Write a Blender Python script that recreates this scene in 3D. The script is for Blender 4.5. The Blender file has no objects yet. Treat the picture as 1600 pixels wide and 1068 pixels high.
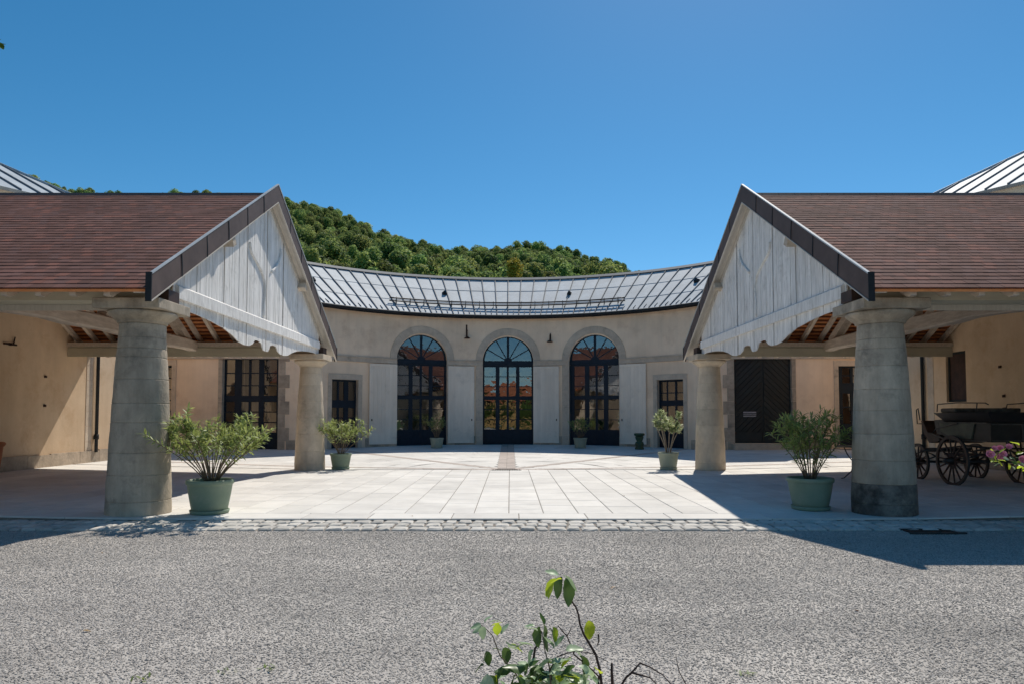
import bpy, math, random
from mathutils import Vector, Matrix, noise as mnoise
from math import sin, cos, radians, pi, hypot, sqrt, atan2

random.seed(7)
scene = bpy.context.scene
COL = scene.collection

# ------------------------------------------------------------------ camera, sky, sun, exposure
cam_data = bpy.data.cameras.new('camera')
cam = bpy.data.objects.new('camera', cam_data)
COL.objects.link(cam)
cam.location = (0, 0, 1.4)
cam.rotation_euler = (radians(92.5), 0, 0)
cam_data.lens = 24.0
cam_data.sensor_width = 36.0
cam_data.shift_x = 3 / 1600
cam_data.shift_y = 0.044
cam_data.clip_start = 0.05
cam_data.clip_end = 6000
scene.camera = cam
scene.cycles.diffuse_bounces = 6
scene.cycles.max_bounces = 12

SUN = Vector((0.27, 0.75, 1.0)).normalized()
world = bpy.data.worlds.new('World')
scene.world = world
world.use_nodes = True
wn = world.node_tree
bg = wn.nodes['Background']
sky = wn.nodes.new('ShaderNodeTexSky')
sky.sky_type = 'NISHITA'
sky.sun_disc = False
sky.sun_elevation = math.asin(SUN.z)
sky.sun_rotation = atan2(SUN.x, SUN.y)
sky.altitude = 2500
sky.air_density = 1.0
sky.dust_density = 1.0
sky.ozone_density = 2.0
hsv = wn.nodes.new('ShaderNodeHueSaturation'); hsv.inputs['Saturation'].default_value = 1.32; hsv.inputs['Hue'].default_value = 0.487
wn.links.new(sky.outputs[0], hsv.inputs['Color']); wn.links.new(hsv.outputs[0], bg.inputs[0])
bg.inputs[1].default_value = 0.101

sun_data = bpy.data.lights.new('sun', 'SUN')
sun_data.energy = 3.8
sun_data.angle = radians(0.5)
sun_data.color = (1.0, 0.93, 0.83)
sun = bpy.data.objects.new('sun', sun_data)
COL.objects.link(sun)
sun.rotation_euler = (-SUN).to_track_quat('-Z', 'Y').to_euler()
sun.location = (20, 60, 80)

scene.view_settings.view_transform = 'Standard'
scene.view_settings.look = 'None'
scene.view_settings.gamma = 1
scene.view_settings.use_curve_mapping = False
scene.view_settings.exposure = 0.25

# ------------------------------------------------------------------ materials
def M(name, c1, c2=None, scale=3.0, rough=0.85, bump=0.0, bscale=40.0, isl=0.0, stretch=(1, 1, 1), metal=0.0,
      big=0.12, bigscale=0.35, spec=0.3, stain=None, stain_scale=1.2, stain_pos=(0.55, 0.7), ob=False, detail=6, contrast=(0.35, 0.65), streak=0):
    m = bpy.data.materials.new(name)
    m.use_nodes = True
    n = m.node_tree.nodes; l = m.node_tree.links
    b = n['Principled BSDF']
    b.inputs['Roughness'].default_value = rough
    b.inputs['Metallic'].default_value = metal
    b.inputs['Specular IOR Level'].default_value = spec
    c2 = c2 or tuple(x * 0.8 for x in c1)
    if ob:
        t = n.new('ShaderNodeTexCoord'); pos = t.outputs['Object']
    else:
        t = n.new('ShaderNodeNewGeometry'); pos = t.outputs['Position']
    mp = n.new('ShaderNodeMapping'); mp.inputs['Scale'].default_value = stretch
    l.new(pos, mp.inputs['Vector'])
    nz = n.new('ShaderNodeTexNoise'); nz.inputs['Scale'].default_value = scale; nz.inputs['Detail'].default_value = detail
    nz.inputs['Roughness'].default_value = 0.65
    l.new(mp.outputs[0], nz.inputs['Vector'])
    r = n.new('ShaderNodeValToRGB')
    r.color_ramp.elements[0].position = contrast[0]; r.color_ramp.elements[0].color = (*c2, 1)
    r.color_ramp.elements[1].position = contrast[1]; r.color_ramp.elements[1].color = (*c1, 1)
    l.new(nz.outputs['Fac'], r.inputs[0])
    out = r.outputs[0]
    if stain:
        ns = n.new('ShaderNodeTexNoise'); ns.inputs['Scale'].default_value = stain_scale; ns.inputs['Detail'].default_value = 8
        ns.inputs['Roughness'].default_value = 0.7
        l.new(pos, ns.inputs['Vector'])
        rs = n.new('ShaderNodeMapRange'); rs.inputs[1].default_value = stain_pos[0]; rs.inputs[2].default_value = stain_pos[1]
        l.new(ns.outputs['Fac'], rs.inputs[0])
        mx = n.new('ShaderNodeMix'); mx.data_type = 'RGBA'
        l.new(rs.outputs[0], mx.inputs[0]); l.new(out, mx.inputs[6]); mx.inputs[7].default_value = (*stain, 1)
        out = mx.outputs[2]
    # brightness: big patches + per island / per object
    nb = n.new('ShaderNodeTexNoise'); nb.inputs['Scale'].default_value = bigscale; nb.inputs['Detail'].default_value = 3
    l.new(pos, nb.inputs['Vector'])
    mr = n.new('ShaderNodeMapRange'); mr.inputs[1].default_value = 0.3; mr.inputs[2].default_value = 0.7
    mr.inputs[3].default_value = 1 - big; mr.inputs[4].default_value = 1 + big
    l.new(nb.outputs['Fac'], mr.inputs[0])
    val = mr.outputs[0]
    if streak:     # runs of dirt down a wall
        ms = n.new('ShaderNodeMapping'); ms.inputs['Scale'].default_value = (3.2, 3.2, .22); l.new(pos, ms.inputs['Vector'])
        n3 = n.new('ShaderNodeTexNoise'); n3.inputs['Scale'].default_value = 1.0; n3.inputs['Detail'].default_value = 7; n3.inputs['Roughness'].default_value = .7; l.new(ms.outputs[0], n3.inputs['Vector'])
        m3 = n.new('ShaderNodeMapRange'); m3.inputs[1].default_value = .42; m3.inputs[2].default_value = .72; m3.inputs[3].default_value = 1.03; m3.inputs[4].default_value = 1 - streak; l.new(n3.outputs['Fac'], m3.inputs[0])
        m4 = n.new('ShaderNodeMath'); m4.operation = 'MULTIPLY'; l.new(val, m4.inputs[0]); l.new(m3.outputs[0], m4.inputs[1]); val = m4.outputs[0]
    if isl:
        g = n.new('ShaderNodeNewGeometry'); oi = n.new('ShaderNodeObjectInfo')
        ad = n.new('ShaderNodeMath'); ad.operation = 'ADD'
        l.new(g.outputs['Random Per Island'], ad.inputs[0]); l.new(oi.outputs['Random'], ad.inputs[1])
        fr = n.new('ShaderNodeMath'); fr.operation = 'FRACT'; l.new(ad.outputs[0], fr.inputs[0])
        m2 = n.new('ShaderNodeMapRange'); m2.inputs[3].default_value = 1 - isl; m2.inputs[4].default_value = 1 + isl
        l.new(fr.outputs[0], m2.inputs[0])
        mm = n.new('ShaderNodeMath'); mm.operation = 'MULTIPLY'; l.new(val, mm.inputs[0]); l.new(m2.outputs[0], mm.inputs[1])
        val = mm.outputs[0]
    vm = n.new('ShaderNodeVectorMath'); vm.operation = 'SCALE'
    l.new(out, vm.inputs[0]); l.new(val, vm.inputs['Scale'])
    l.new(vm.outputs[0], b.inputs['Base Color'])
    if bump:
        nb2 = n.new('ShaderNodeTexNoise'); nb2.inputs['Scale'].default_value = bscale; nb2.inputs['Detail'].default_value = 5
        l.new(mp.outputs[0], nb2.inputs['Vector'])
        bp = n.new('ShaderNodeBump'); bp.inputs['Strength'].default_value = 1.0; bp.inputs['Distance'].default_value = bump
        l.new(nb2.outputs['Fac'], bp.inputs['Height']); l.new(bp.outputs[0], b.inputs['Normal'])
    return m

MAT = {}
MAT['plaster'] = M('facade_plaster', (.90, .70, .51), (.84, .64, .46), 1.6, .95, .004, 25, big=.12, bigscale=.6, stain=(.66, .46, .31), stain_pos=(.55, .80), stain_scale=1.1, streak=.07)
MAT['plaster_warm'] = M('warm_plaster', (.68, .51, .345), (.60, .44, .29), 1.3, .95, .004, 25, big=.12, bigscale=.4, stain=(.50, .32, .18), stain_pos=(.52, .78), stain_scale=1.0, streak=.05)
MAT['limestone'] = M('limestone', (.64, .53, .41), (.50, .41, .32), 4, .9, .006, 30, isl=.05, stain=(.20, .18, .155), stain_pos=(.55, .75), stain_scale=2.0)
MAT['plinth'] = M('plinth_stone', (.52, .42, .32), (.37, .30, .23), 5, .92, .008, 20, isl=.12, stain=(.18, .16, .14), stain_pos=(.55, .75))
MAT['column'] = M('column_stone', (.54, .46, .36), (.40, .34, .265), 3, .9, .010, 22, isl=.05, stretch=(1.6, 1.6, 1), stain=(.20, .18, .15), stain_pos=(.52, .72), stain_scale=1.9, big=.16, bigscale=.9, streak=.28)
MAT['column_pale'] = M('column_stone_pale', (.66, .55, .42), (.52, .43, .33), 3, .9, .008, 22, isl=.07, stretch=(1.6, 1.6, 1), stain=(.34, .28, .21), stain_pos=(.56, .75), stain_scale=1.6)
MAT['paving'] = M('paving_stone', (.72, .695, .65), (.65, .625, .58), 2.2, .75, .002, 60, isl=.075, big=.08, bigscale=.6, stain=(.54, .52, .49), stain_pos=(.52, .76), stain_scale=.9)
MAT['band'] = M('paving_band', (.50, .43, .38), (.42, .36, .32), 8, .8, .004, 60, isl=.10)
MAT['mortar'] = M('mortar', (.30, .265, .23), (.20, .18, .155), 6, .95)
MAT['cobble'] = M('cobblestone', (.60, .57, .52), (.45, .43, .39), 9, .8, .006, 30, isl=.16)
MAT['whitewood'] = M('white_weathered_wood', (.85, .83, .80), (.62, .60, .57), 3, .8, .003, 25, isl=.08, stretch=(9, 9, .9), contrast=(.34, .56), big=.10, stain=(.48, .46, .43), stain_pos=(.56, .78), stain_scale=2.5)
MAT['beamwood'] = M('old_beam_wood', (.60, .51, .42), (.42, .35, .28), 3, .85, .01, 10, isl=.08, stretch=(4, 1, 6))
MAT['rafterwood'] = M('rafter_wood', (.62, .53, .43), (.46, .39, .31), 3, .85, .004, 20, isl=.12, stretch=(5, 1, 5))
MAT['olivepaint'] = M('olive_beam_paint', (.58, .54, .41), (.50, .46, .35), 2, .6, .001, 20, stretch=(1, 4, 4))
MAT['battens'] = M('batten_wood', (.26, .10, .045), (.16, .065, .03), 4, .85, isl=.2)
MAT['soffit'] = M('soffit_boards', (.60, .56, .50), (.50, .46, .41), 4, .8, isl=.06, stretch=(6, 1, 1))
MAT['brownmetal'] = M('brown_metal', (.125, .092, .082), (.095, .07, .063), 3, .62, .0006, 12, spec=.2, isl=.05)
MAT['darkmetal'] = M('dark_metal', (.026, .030, .034), (.018, .021, .024), 6, .65, spec=.2)
MAT['rust'] = M('rusty_iron', (.06, .03, .022), (.03, .018, .014), 12, .8)
MAT['zinc'] = M('zinc_sheet', (.47, .51, .535), (.39, .425, .45), 3.2, .62, .0015, 9, isl=.07, metal=.0, spec=.25, big=.08, bigscale=1.2)
MAT['zinc_seam'] = M('zinc_seam', (.16, .175, .19), (.12, .13, .145), 3, .65, spec=.2)
MAT['bluepaint'] = M('dark_blue_paint', (.010, .021, .036), (.007, .015, .026), 5, .5, .0005, 30, spec=.25)
MAT['greenpaint'] = M('dark_green_door_paint', (.011, .019, .021), (.007, .012, .014), 5, .45, .001, 30, isl=.25, spec=.5)
MAT['shutter'] = M('grey_white_shutter_paint', (.88, .765, .63), (.82, .71, .58), 2, .7, .001, 20, isl=.05, stretch=(4, 4, 1), stain=(.62, .54, .44), stain_pos=(.55, .8), stain_scale=1.6, streak=.05)
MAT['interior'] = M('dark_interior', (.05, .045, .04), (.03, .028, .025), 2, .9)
MAT['curtain'] = M('curtain_cloth', (.55, .53, .47), (.40, .38, .33), 5, .9, stretch=(8, 8, .3))
MAT['pot'] = M('green_pot', (.25, .31, .225), (.20, .26, .185), 2.5, .6, .0008, 40, spec=.3, stain=(.30, .30, .24), stain_pos=(.55, .8), stain_scale=5.0, big=.06, isl=.04)
MAT['potpale'] = M('pale_green_pot', (.36, .39, .30), (.30, .33, .25), 2.5, .6, .0008, 40, spec=.3, stain=(.30, .30, .24), stain_pos=(.55, .8), stain_scale=5.0, isl=.04)
MAT['terracotta'] = M('terracotta', (.42, .16, .07), (.32, .11, .05), 4, .8)
MAT['soil'] = M('potting_soil', (.06, .045, .03), (.03, .022, .016), 20, .95, .01, 30)
MAT['stool'] = M('green_cast_iron', (.025, .07, .032), (.014, .042, .02), 6, .4, spec=.5)
MAT['carblack'] = M('carriage_black', (.03, .024, .021), (.012, .010, .009), 4, .35, spec=.5)
MAT['carbrown'] = M('carriage_brown', (.07, .036, .025), (.035, .02, .015), 5, .5, spec=.4)
MAT['cargrey'] = M('carriage_grey_green', (.15, .145, .10), (.09, .088, .065), 3, .6)
MAT['leather'] = M('worn_leather', (.14, .12, .10), (.035, .03, .026), 6, .5, spec=.5)
MAT['bark'] = M('bark', (.16, .12, .085), (.09, .065, .045), 12, .9, .01, 30, stretch=(1, 1, .3))
MAT['stem'] = M('green_brown_stem', (.20, .15, .10), (.13, .10, .07), 12, .8)
MAT['palestem'] = M('pale_stem', (.36, .30, .23), (.26, .21, .16), 12, .8)
MAT['twig'] = M('dark_twig', (.075, .045, .04), (.04, .025, .022), 12, .8)
MAT['iron'] = M('iron_grate', (.05, .05, .052), (.03, .03, .03), 8, .6)
MAT['hill'] = M('hill_ground', (.035, .05, .016), (.02, .032, .011), .05, .95)
MAT['grassland'] = M('meadow_ground', (.08, .12, .035), (.05, .085, .025), .3, .95)
MAT['housewall'] = M('ochre_house_wall', (.62, .40, .17), (.55, .35, .15), .6, .9)
MAT['houseroof'] = M('orange_house_roof', (.42, .16, .08), (.34, .12, .06), 2, .9)
MAT['notice'] = M('notice_grey', (.45, .42, .42), (.4, .36, .37), 5, .7)
MAT['pink'] = M('pink_petals', (.92, .48, .60), (.82, .28, .42), 30, .6, ob=True, isl=.2)


def tile_material():
    m = bpy.data.materials.new('brown_roof_tile'); m.use_nodes = True
    n = m.node_tree.nodes; l = m.node_tree.links; b = n['Principled BSDF']
    g = n.new('ShaderNodeNewGeometry'); oi = n.new('ShaderNodeObjectInfo')
    ad = n.new('ShaderNodeMath'); ad.operation = 'ADD'
    l.new(g.outputs['Random Per Island'], ad.inputs[0]); l.new(oi.outputs['Random'], ad.inputs[1])
    fr = n.new('ShaderNodeMath'); fr.operation = 'FRACT'; l.new(ad.outputs[0], fr.inputs[0])
    r = n.new('ShaderNodeValToRGB'); e = r.color_ramp.elements
    e[0].position = 0; e[0].color = (.145, .074, .060, 1); e[1].position = 1; e[1].color = (.215, .108, .088, 1)
    for p, c in ((.15, (.15, .077, .062, 1)), (.45, (.18, .09, .073, 1)), (.75, (.165, .092, .08, 1)), (.93, (.235, .102, .076, 1))):
        x = r.color_ramp.elements.new(p); x.color = c
    l.new(fr.outputs[0], r.inputs[0])
    nz = n.new('ShaderNodeTexNoise'); nz.inputs['Scale'].default_value = 0.9; nz.inputs['Detail'].default_value = 5
    l.new(g.outputs['Position'], nz.inputs['Vector'])
    mr = n.new('ShaderNodeMapRange'); mr.inputs[1].default_value = .3; mr.inputs[2].default_value = .7; mr.inputs[3].default_value = .78; mr.inputs[4].default_value = 1.22
    l.new(nz.outputs['Fac'], mr.inputs[0])
    vm = n.new('ShaderNodeVectorMath'); vm.operation = 'SCALE'; l.new(r.outputs[0], vm.inputs[0]); l.new(mr.outputs[0], vm.inputs['Scale'])
    l.new(vm.outputs[0], b.inputs['Base Color']); b.inputs['Roughness'].default_value = .9; b.inputs['Specular IOR Level'].default_value = .12
    n2 = n.new('ShaderNodeTexNoise'); n2.inputs['Scale'].default_value = 60; l.new(g.outputs['Position'], n2.inputs['Vector'])
    bp = n.new('ShaderNodeBump'); bp.inputs['Distance'].default_value = .002; l.new(n2.outputs['Fac'], bp.inputs['Height']); l.new(bp.outputs[0], b.inputs['Normal'])
    return m
MAT['tile'] = tile_material()
MAT['tileunder'] = M('orange_tile_underside', (.72, .29, .11), (.60, .22, .08), 6, .9, isl=.12)


def leaf_material(name, c1, c2, trans=.35, rough=.5, spec=.4, bigscale=None, objvar=True):
    m = bpy.data.materials.new(name); m.use_nodes = True
    n = m.node_tree.nodes; l = m.node_tree.links; b = n['Principled BSDF']; out = n['Material Output']
    g = n.new('ShaderNodeNewGeometry'); oi = n.new('ShaderNodeObjectInfo')
    ad = n.new('ShaderNodeMath'); ad.operation = 'ADD'
    l.new(g.outputs['Random Per Island'], ad.inputs[0])
    if objvar: l.new(oi.outputs['Random'], ad.inputs[1])
    else: ad.inputs[1].default_value = 0
    fr = n.new('ShaderNodeMath'); fr.operation = 'FRACT'; l.new(ad.outputs[0], fr.inputs[0])
    mx = n.new('ShaderNodeMix'); mx.data_type = 'RGBA'; mx.inputs[6].default_value = (*c1, 1); mx.inputs[7].default_value = (*c2, 1)
    l.new(fr.outputs[0], mx.inputs[0])
    col = mx.outputs[2]
    if bigscale:
        hs = n.new('ShaderNodeHueSaturation')
        m1 = n.new('ShaderNodeMapRange'); m1.inputs[3].default_value = .455; m1.inputs[4].default_value = .515; l.new(oi.outputs['Random'], m1.inputs[0])
        wn_ = n.new('ShaderNodeTexWhiteNoise'); wn_.noise_dimensions = '1D'; l.new(oi.outputs['Random'], wn_.inputs['W'])
        m2 = n.new('ShaderNodeMapRange'); m2.inputs[3].default_value = .55; m2.inputs[4].default_value = 1.5; l.new(wn_.outputs['Value'], m2.inputs[0])
        l.new(m1.outputs[0], hs.inputs['Hue']); l.new(m2.outputs[0], hs.inputs['Value']); hs.inputs['Saturation'].default_value = 1.0
        l.new(col, hs.inputs['Color']); col = hs.outputs[0]
    l.new(col, b.inputs['Base Color'])
    b.inputs['Roughness'].default_value = rough; b.inputs['Specular IOR Level'].default_value = spec
    if trans:
        t = n.new('ShaderNodeBsdfTranslucent')
        hs2 = n.new('ShaderNodeHueSaturation'); hs2.inputs['Hue'].default_value = .47; hs2.inputs['Value'].default_value = 1.5
        l.new(col, hs2.inputs['Color']); l.new(hs2.outputs[0], t.inputs['Color'])
        mixs = n.new('ShaderNodeMixShader'); mixs.inputs[0].default_value = trans
        l.new(b.outputs[0], mixs.inputs[1]); l.new(t.outputs[0], mixs.inputs[2]); l.new(mixs.outputs[0], out.inputs[0])
    return m
MAT['oleander'] = leaf_material('oleander_leaf', (.17, .24, .065), (.31, .39, .13))
MAT['oleander_pale'] = leaf_material('pale_shrub_leaf', (.24, .31, .14), (.44, .50, .29))
MAT['broadleaf'] = leaf_material('tree_foliage', (.105, .185, .055), (.19, .29, .09), trans=.45, rough=.7, spec=.15, bigscale=1)
MAT['yellowleaf'] = leaf_material('yellow_foliage', (.30, .28, .035), (.40, .37, .06), trans=.4, rough=.7, spec=.15)
MAT['spruce'] = leaf_material('spruce_foliage', (.04, .08, .045), (.07, .12, .065), trans=.1, rough=.8, spec=.1)
MAT['rose_dark'] = leaf_material('rose_leaf_dark', (.035, .085, .018), (.07, .14, .03), trans=.3, rough=.35)
MAT['rose_yellow'] = leaf_material('rose_leaf_yellow_green', (.20, .32, .02), (.30, .42, .03), trans=.6, rough=.4)
MAT['rose_pale'] = leaf_material('rose_leaf_pale', (.22, .34, .17), (.40, .50, .32), trans=.25, rough=.4)
MAT['weed'] = leaf_material('weed_leaf', (.10, .17, .04), (.17, .25, .06))


def gravel_material():
    m = bpy.data.materials.new('gravel'); m.use_nodes = True
    n = m.node_tree.nodes; l = m.node_tree.links; b = n['Principled BSDF']
    g = n.new('ShaderNodeNewGeometry')
    v = n.new('ShaderNodeTexVoronoi'); v.inputs['Scale'].default_value = 150; l.new(g.outputs['Position'], v.inputs['Vector'])
    r = n.new('ShaderNodeValToRGB'); e = r.color_ramp.elements
    e[0].position = 0; e[0].color = (.28, .26, .235, 1); e[1].position = 1; e[1].color = (.58, .54, .49, 1)
    for p, c in ((.3, (.42, .39, .355, 1)), (.6, (.47, .437, .397, 1)), (.85, (.52, .48, .435, 1))):
        x = e.new(p); x.color = c
    sx = n.new('ShaderNodeSeparateColor'); l.new(v.outputs['Color'], sx.inputs[0]); l.new(sx.outputs[0], r.inputs[0])
    nz = n.new('ShaderNodeTexNoise'); nz.inputs['Scale'].default_value = .8; nz.inputs['Detail'].default_value = 6; l.new(g.outputs['Position'], nz.inputs['Vector'])
    mr = n.new('ShaderNodeMapRange'); mr.inputs[1].default_value = .3; mr.inputs[2].default_value = .7; mr.inputs[3].default_value = .80; mr.inputs[4].default_value = 1.18
    l.new(nz.outputs['Fac'], mr.inputs[0])
    mpt = n.new('ShaderNodeMapping'); mpt.inputs['Scale'].default_value = (.12, 1.1, 1); mpt.inputs['Rotation'].default_value = (0, 0, .08); l.new(g.outputs['Position'], mpt.inputs['Vector'])
    nt = n.new('ShaderNodeTexNoise'); nt.inputs['Scale'].default_value = 1.6; nt.inputs['Detail'].default_value = 4; l.new(mpt.outputs[0], nt.inputs['Vector'])
    mt = n.new('ShaderNodeMapRange'); mt.inputs[1].default_value = .35; mt.inputs[2].default_value = .65; mt.inputs[3].default_value = .84; mt.inputs[4].default_value = 1.10; l.new(nt.outputs['Fac'], mt.inputs[0])
    mu = n.new('ShaderNodeMath'); mu.operation = 'MULTIPLY'; l.new(mr.outputs[0], mu.inputs[0]); l.new(mt.outputs[0], mu.inputs[1])
    vm = n.new('ShaderNodeVectorMath'); vm.operation = 'SCALE'; l.new(r.outputs[0], vm.inputs[0]); l.new(mu.outputs[0], vm.inputs['Scale'])
    l.new(vm.outputs[0], b.inputs['Base Color']); b.inputs['Roughness'].default_value = .9
    bp = n.new('ShaderNodeBump'); bp.inputs['Distance'].default_value = .003; bp.invert = True
    l.new(v.outputs['Distance'], bp.inputs['Height']); l.new(bp.outputs[0], b.inputs['Normal'])
    return m
MAT['gravel'] = gravel_material()
MAT['pebble'] = M('pebble_stone', (.47, .435, .395), (.38, .35, .32), 8, .85, isl=.34, big=.1)


def glass_material(name='window_glass', tint=(.8, .85, .85), boost=1.62):
    m = bpy.data.materials.new(name); m.use_nodes = True
    n = m.node_tree.nodes; l = m.node_tree.links; n.remove(n['Principled BSDF']); out = n['Material Output']
    fr = n.new('ShaderNodeFresnel'); fr.inputs['IOR'].default_value = boost
    tr = n.new('ShaderNodeBsdfTransparent'); tr.inputs[0].default_value = (*tint, 1)
    gl = n.new('ShaderNodeBsdfGlossy'); gl.inputs['Roughness'].default_value = .0
    g = n.new('ShaderNodeNewGeometry')
    nz = n.new('ShaderNodeTexNoise'); nz.inputs['Scale'].default_value = 3.0; l.new(g.outputs['Position'], nz.inputs['Vector'])
    bp = n.new('ShaderNodeBump'); bp.inputs['Distance'].default_value = .003; l.new(nz.outputs['Fac'], bp.inputs['Height']); l.new(bp.outputs[0], gl.inputs['Normal'])
    mx = n.new('ShaderNodeMixShader'); l.new(fr.outputs[0], mx.inputs[0]); l.new(tr.outputs[0], mx.inputs[1]); l.new(gl.outputs[0], mx.inputs[2])
    l.new(mx.outputs[0], out.inputs[0])
    return m
MAT['glass'] = glass_material(boost=2.7, tint=(.6, .65, .65))

# ------------------------------------------------------------------ mesh helpers
class MB:
    def __init__(s): s.v = []; s.f = []; s.mi = []
    def add(s, vs, fs, mi=0):
        o = len(s.v); s.v += [tuple(v) for v in vs]
        s.f += [tuple(i + o for i in f) for f in fs]; s.mi += [mi] * len(fs)
    def hexa(s, p, mi=0):      # p: 8 points, bottom ring 0-3, top ring 4-7
        s.add(p, [(3, 2, 1, 0), (4, 5, 6, 7), (0, 1, 5, 4), (1, 2, 6, 5), (2, 3, 7, 6), (3, 0, 4, 7)], mi)
    def box(s, x0, x1, y0, y1, z0, z1, mi=0, mp=None):
        p = [(x0, y0, z0), (x1, y0, z0), (x1, y1, z0), (x0, y1, z0), (x0, y0, z1), (x1, y0, z1), (x1, y1, z1), (x0, y1, z1)]
        if mp: p = [mp(*q) for q in p]
        s.hexa(p, mi)
    def prism(s, poly, mp0, mp1, mi=0):   # poly list of 2d, mp0/mp1 map 2d->3d for the two faces
        n = len(poly)
        a = [mp0(*q) for q in poly]; b = [mp1(*q) for q in poly]
        s.add(a + b, [tuple(range(n))[::-1], tuple(range(n, 2 * n))] + [(i, (i + 1) % n, n + (i + 1) % n, n + i) for i in range(n)], mi)
    def tube(s, pts, r, k=8, mi=0, caps=True):
        pts = [Vector(p) for p in pts]; n = len(pts)
        rs = r if isinstance(r, (list, tuple)) else [r] * n
        vs = []; up = Vector((0, 0, 1)); prev = None
        for i, p in enumerate(pts):
            d = (pts[min(i + 1, n - 1)] - pts[max(i - 1, 0)])
            d = d.normalized() if d.length > 1e-9 else Vector((0, 0, 1))
            if prev is None:
                a = d.cross(up)
                if a.length < .1: a = d.cross(Vector((1, 0, 0)))
            else:
                a = prev - d * prev.dot(d)
            a.normalize(); prev = a; b = d.cross(a)
            for j in range(k):
                t = 2 * pi * j / k
                vs.append(p + (a * cos(t) + b * sin(t)) * rs[i])
        fs = [(i * k + j, i * k + (j + 1) % k, (i + 1) * k + (j + 1) % k, (i + 1) * k + j) for i in range(n - 1) for j in range(k)]
        if caps: fs += [tuple(range(k))[::-1], tuple(range((n - 1) * k, n * k))]
        s.add(vs, fs, mi)
    def lathe(s, prof, c=(0, 0, 0), k=24, mi=0, axis='z', caps=True):
        vs = []
        for r, z in prof:
            for j in range(k):
                t = 2 * pi * j / k
                q = (r * cos(t), r * sin(t), z)
                if axis == 'x': q = (q[2], q[0], q[1])
                vs.append((c[0] + q[0], c[1] + q[1], c[2] + q[2]))
        n = len(prof)
        fs = [(i * k + j, i * k + (j + 1) % k, (i + 1) * k + (j + 1) % k, (i + 1) * k + j) for i in range(n - 1) for j in range(k)]
        if caps: fs += [tuple(range(k))[::-1], tuple(range((n - 1) * k, n * k))]
        s.add(vs, fs, mi)

WL = {}   # world location of each parent
def fixnormals(me):
    import bmesh
    bm = bmesh.new(); bm.from_mesh(me); bmesh.ops.recalc_face_normals(bm, faces=bm.faces); bm.to_mesh(me); bm.free()

def obj(name, mb, mats, parent=None, loc=None, smooth=False, kind=None, label=None, cat=None, group=None, fix=True, world=True):
    """one mesh object; mb vertices are in world coordinates and are stored relative to the thing's base"""
    base = Vector(WL[parent.name]) if parent else Vector(loc or (0, 0, 0))
    me = bpy.data.meshes.new(name)
    vs = [(v[0] - base.x, v[1] - base.y, v[2] - base.z) for v in mb.v] if world else mb.v
    me.from_pydata(vs, [], mb.f); me.update()
    if not isinstance(mats, (list, tuple)): mats = [mats]
    for m in mats: me.materials.append(MAT[m])
    if len(mats) > 1: me.polygons.foreach_set('material_index', mb.mi)
    if fix: fixnormals(me)
    if smooth: me.polygons.foreach_set('use_smooth', [True] * len(me.polygons))
    o = bpy.data.objects.new(name, me); COL.objects.link(o)
    if parent: o.parent = parent
    else: o.location = base
    WL[o.name] = tuple(base)
    if kind: o['kind'] = kind
    if label: o['label'] = label
    if cat: o['category'] = cat
    if group: o['group'] = group
    return o

def thing(name, label, cat, loc=(0, 0, 0), group=None):
    o = bpy.data.objects.new(name, None); COL.objects.link(o); o.location = loc; o.empty_display_size = .2
    o['label'] = label; o['category'] = cat
    if group: o['group'] = group
    WL[o.name] = tuple(loc)
    return o

def inst(name, me, parent, mat4):
    o = bpy.data.objects.new(name, me); COL.objects.link(o); o.parent = parent
    b = Vector(WL[parent.name]); m = mat4.copy(); m.translation = m.translation - b
    o.matrix_local = m
    return o

def mesh(name, mb, mats, smooth=False, fix=True):
    me = bpy.data.meshes.new(name); me.from_pydata(mb.v, [], mb.f); me.update()
    if not isinstance(mats, (list, tuple)): mats = [mats]
    for m in mats: me.materials.append(MAT[m])
    if len(mats) > 1: me.polygons.foreach_set('material_index', mb.mi)
    if fix: fixnormals(me)
    if smooth: me.polygons.foreach_set('use_smooth', [True] * len(me.polygons))
    return me

def clip_poly(poly, x0, x1, z0, z1):
    def cl(P, ins, inter):
        out = []
        for i in range(len(P)):
            a, b = P[i], P[(i + 1) % len(P)]
            if ins(a):
                out.append(a)
                if not ins(b): out.append(inter(a, b))
            elif ins(b): out.append(inter(a, b))
        return out
    def lx(X): return lambda a, b: (X, a[1] + (b[1] - a[1]) * (X - a[0]) / (b[0] - a[0]))
    def lz(Z): return lambda a, b: (a[0] + (b[0] - a[0]) * (Z - a[1]) / (b[1] - a[1]), Z)
    for ins, it in ((lambda p: p[0] >= x0, lx(x0)), (lambda p: p[0] <= x1, lx(x1)), (lambda p: p[1] >= z0, lz(z0)), (lambda p: p[1] <= z1, lz(z1))):
        if len(poly) < 3: return []
        poly = cl(poly, ins, it)
    return poly

# ------------------------------------------------------------------ ground
def gz(x, y):
    return 0.0217 * hypot(max(0, abs(x) - 5.3), max(0, y - 18.3))

WALLX = 11.74
CX, CY, RW = -0.09, 19.8, 9.5
TH1 = math.acos(6.0 / 9.5)
S1 = RW * TH1
XW = RW * sin(TH1)

mb = MB()
mb.box(-900, 900, -600, 1500, -1.2, -0.12)
obj('ground', mb, 'grassland', kind='structure')
mb = MB(); mb.box(-26, 26, -14, 9.3, -0.5, -0.06)
forecourt = obj('gravel_forecourt', mb, 'gravel', kind='structure')

# paving base (the joints)
mb = MB()
xs = [-16 + i * 0.5 for i in range(65)]; ys = [9.52 + i * 0.6 for i in range(30)]
vs = [(x, y, gz(x, y) - 0.006) for y in ys for x in xs]
nx = len(xs)
mb.add(vs, [(j * nx + i, j * nx + i + 1, (j + 1) * nx + i + 1, (j + 1) * nx + i) for j in range(len(ys) - 1) for i in range(nx - 1)])
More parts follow.
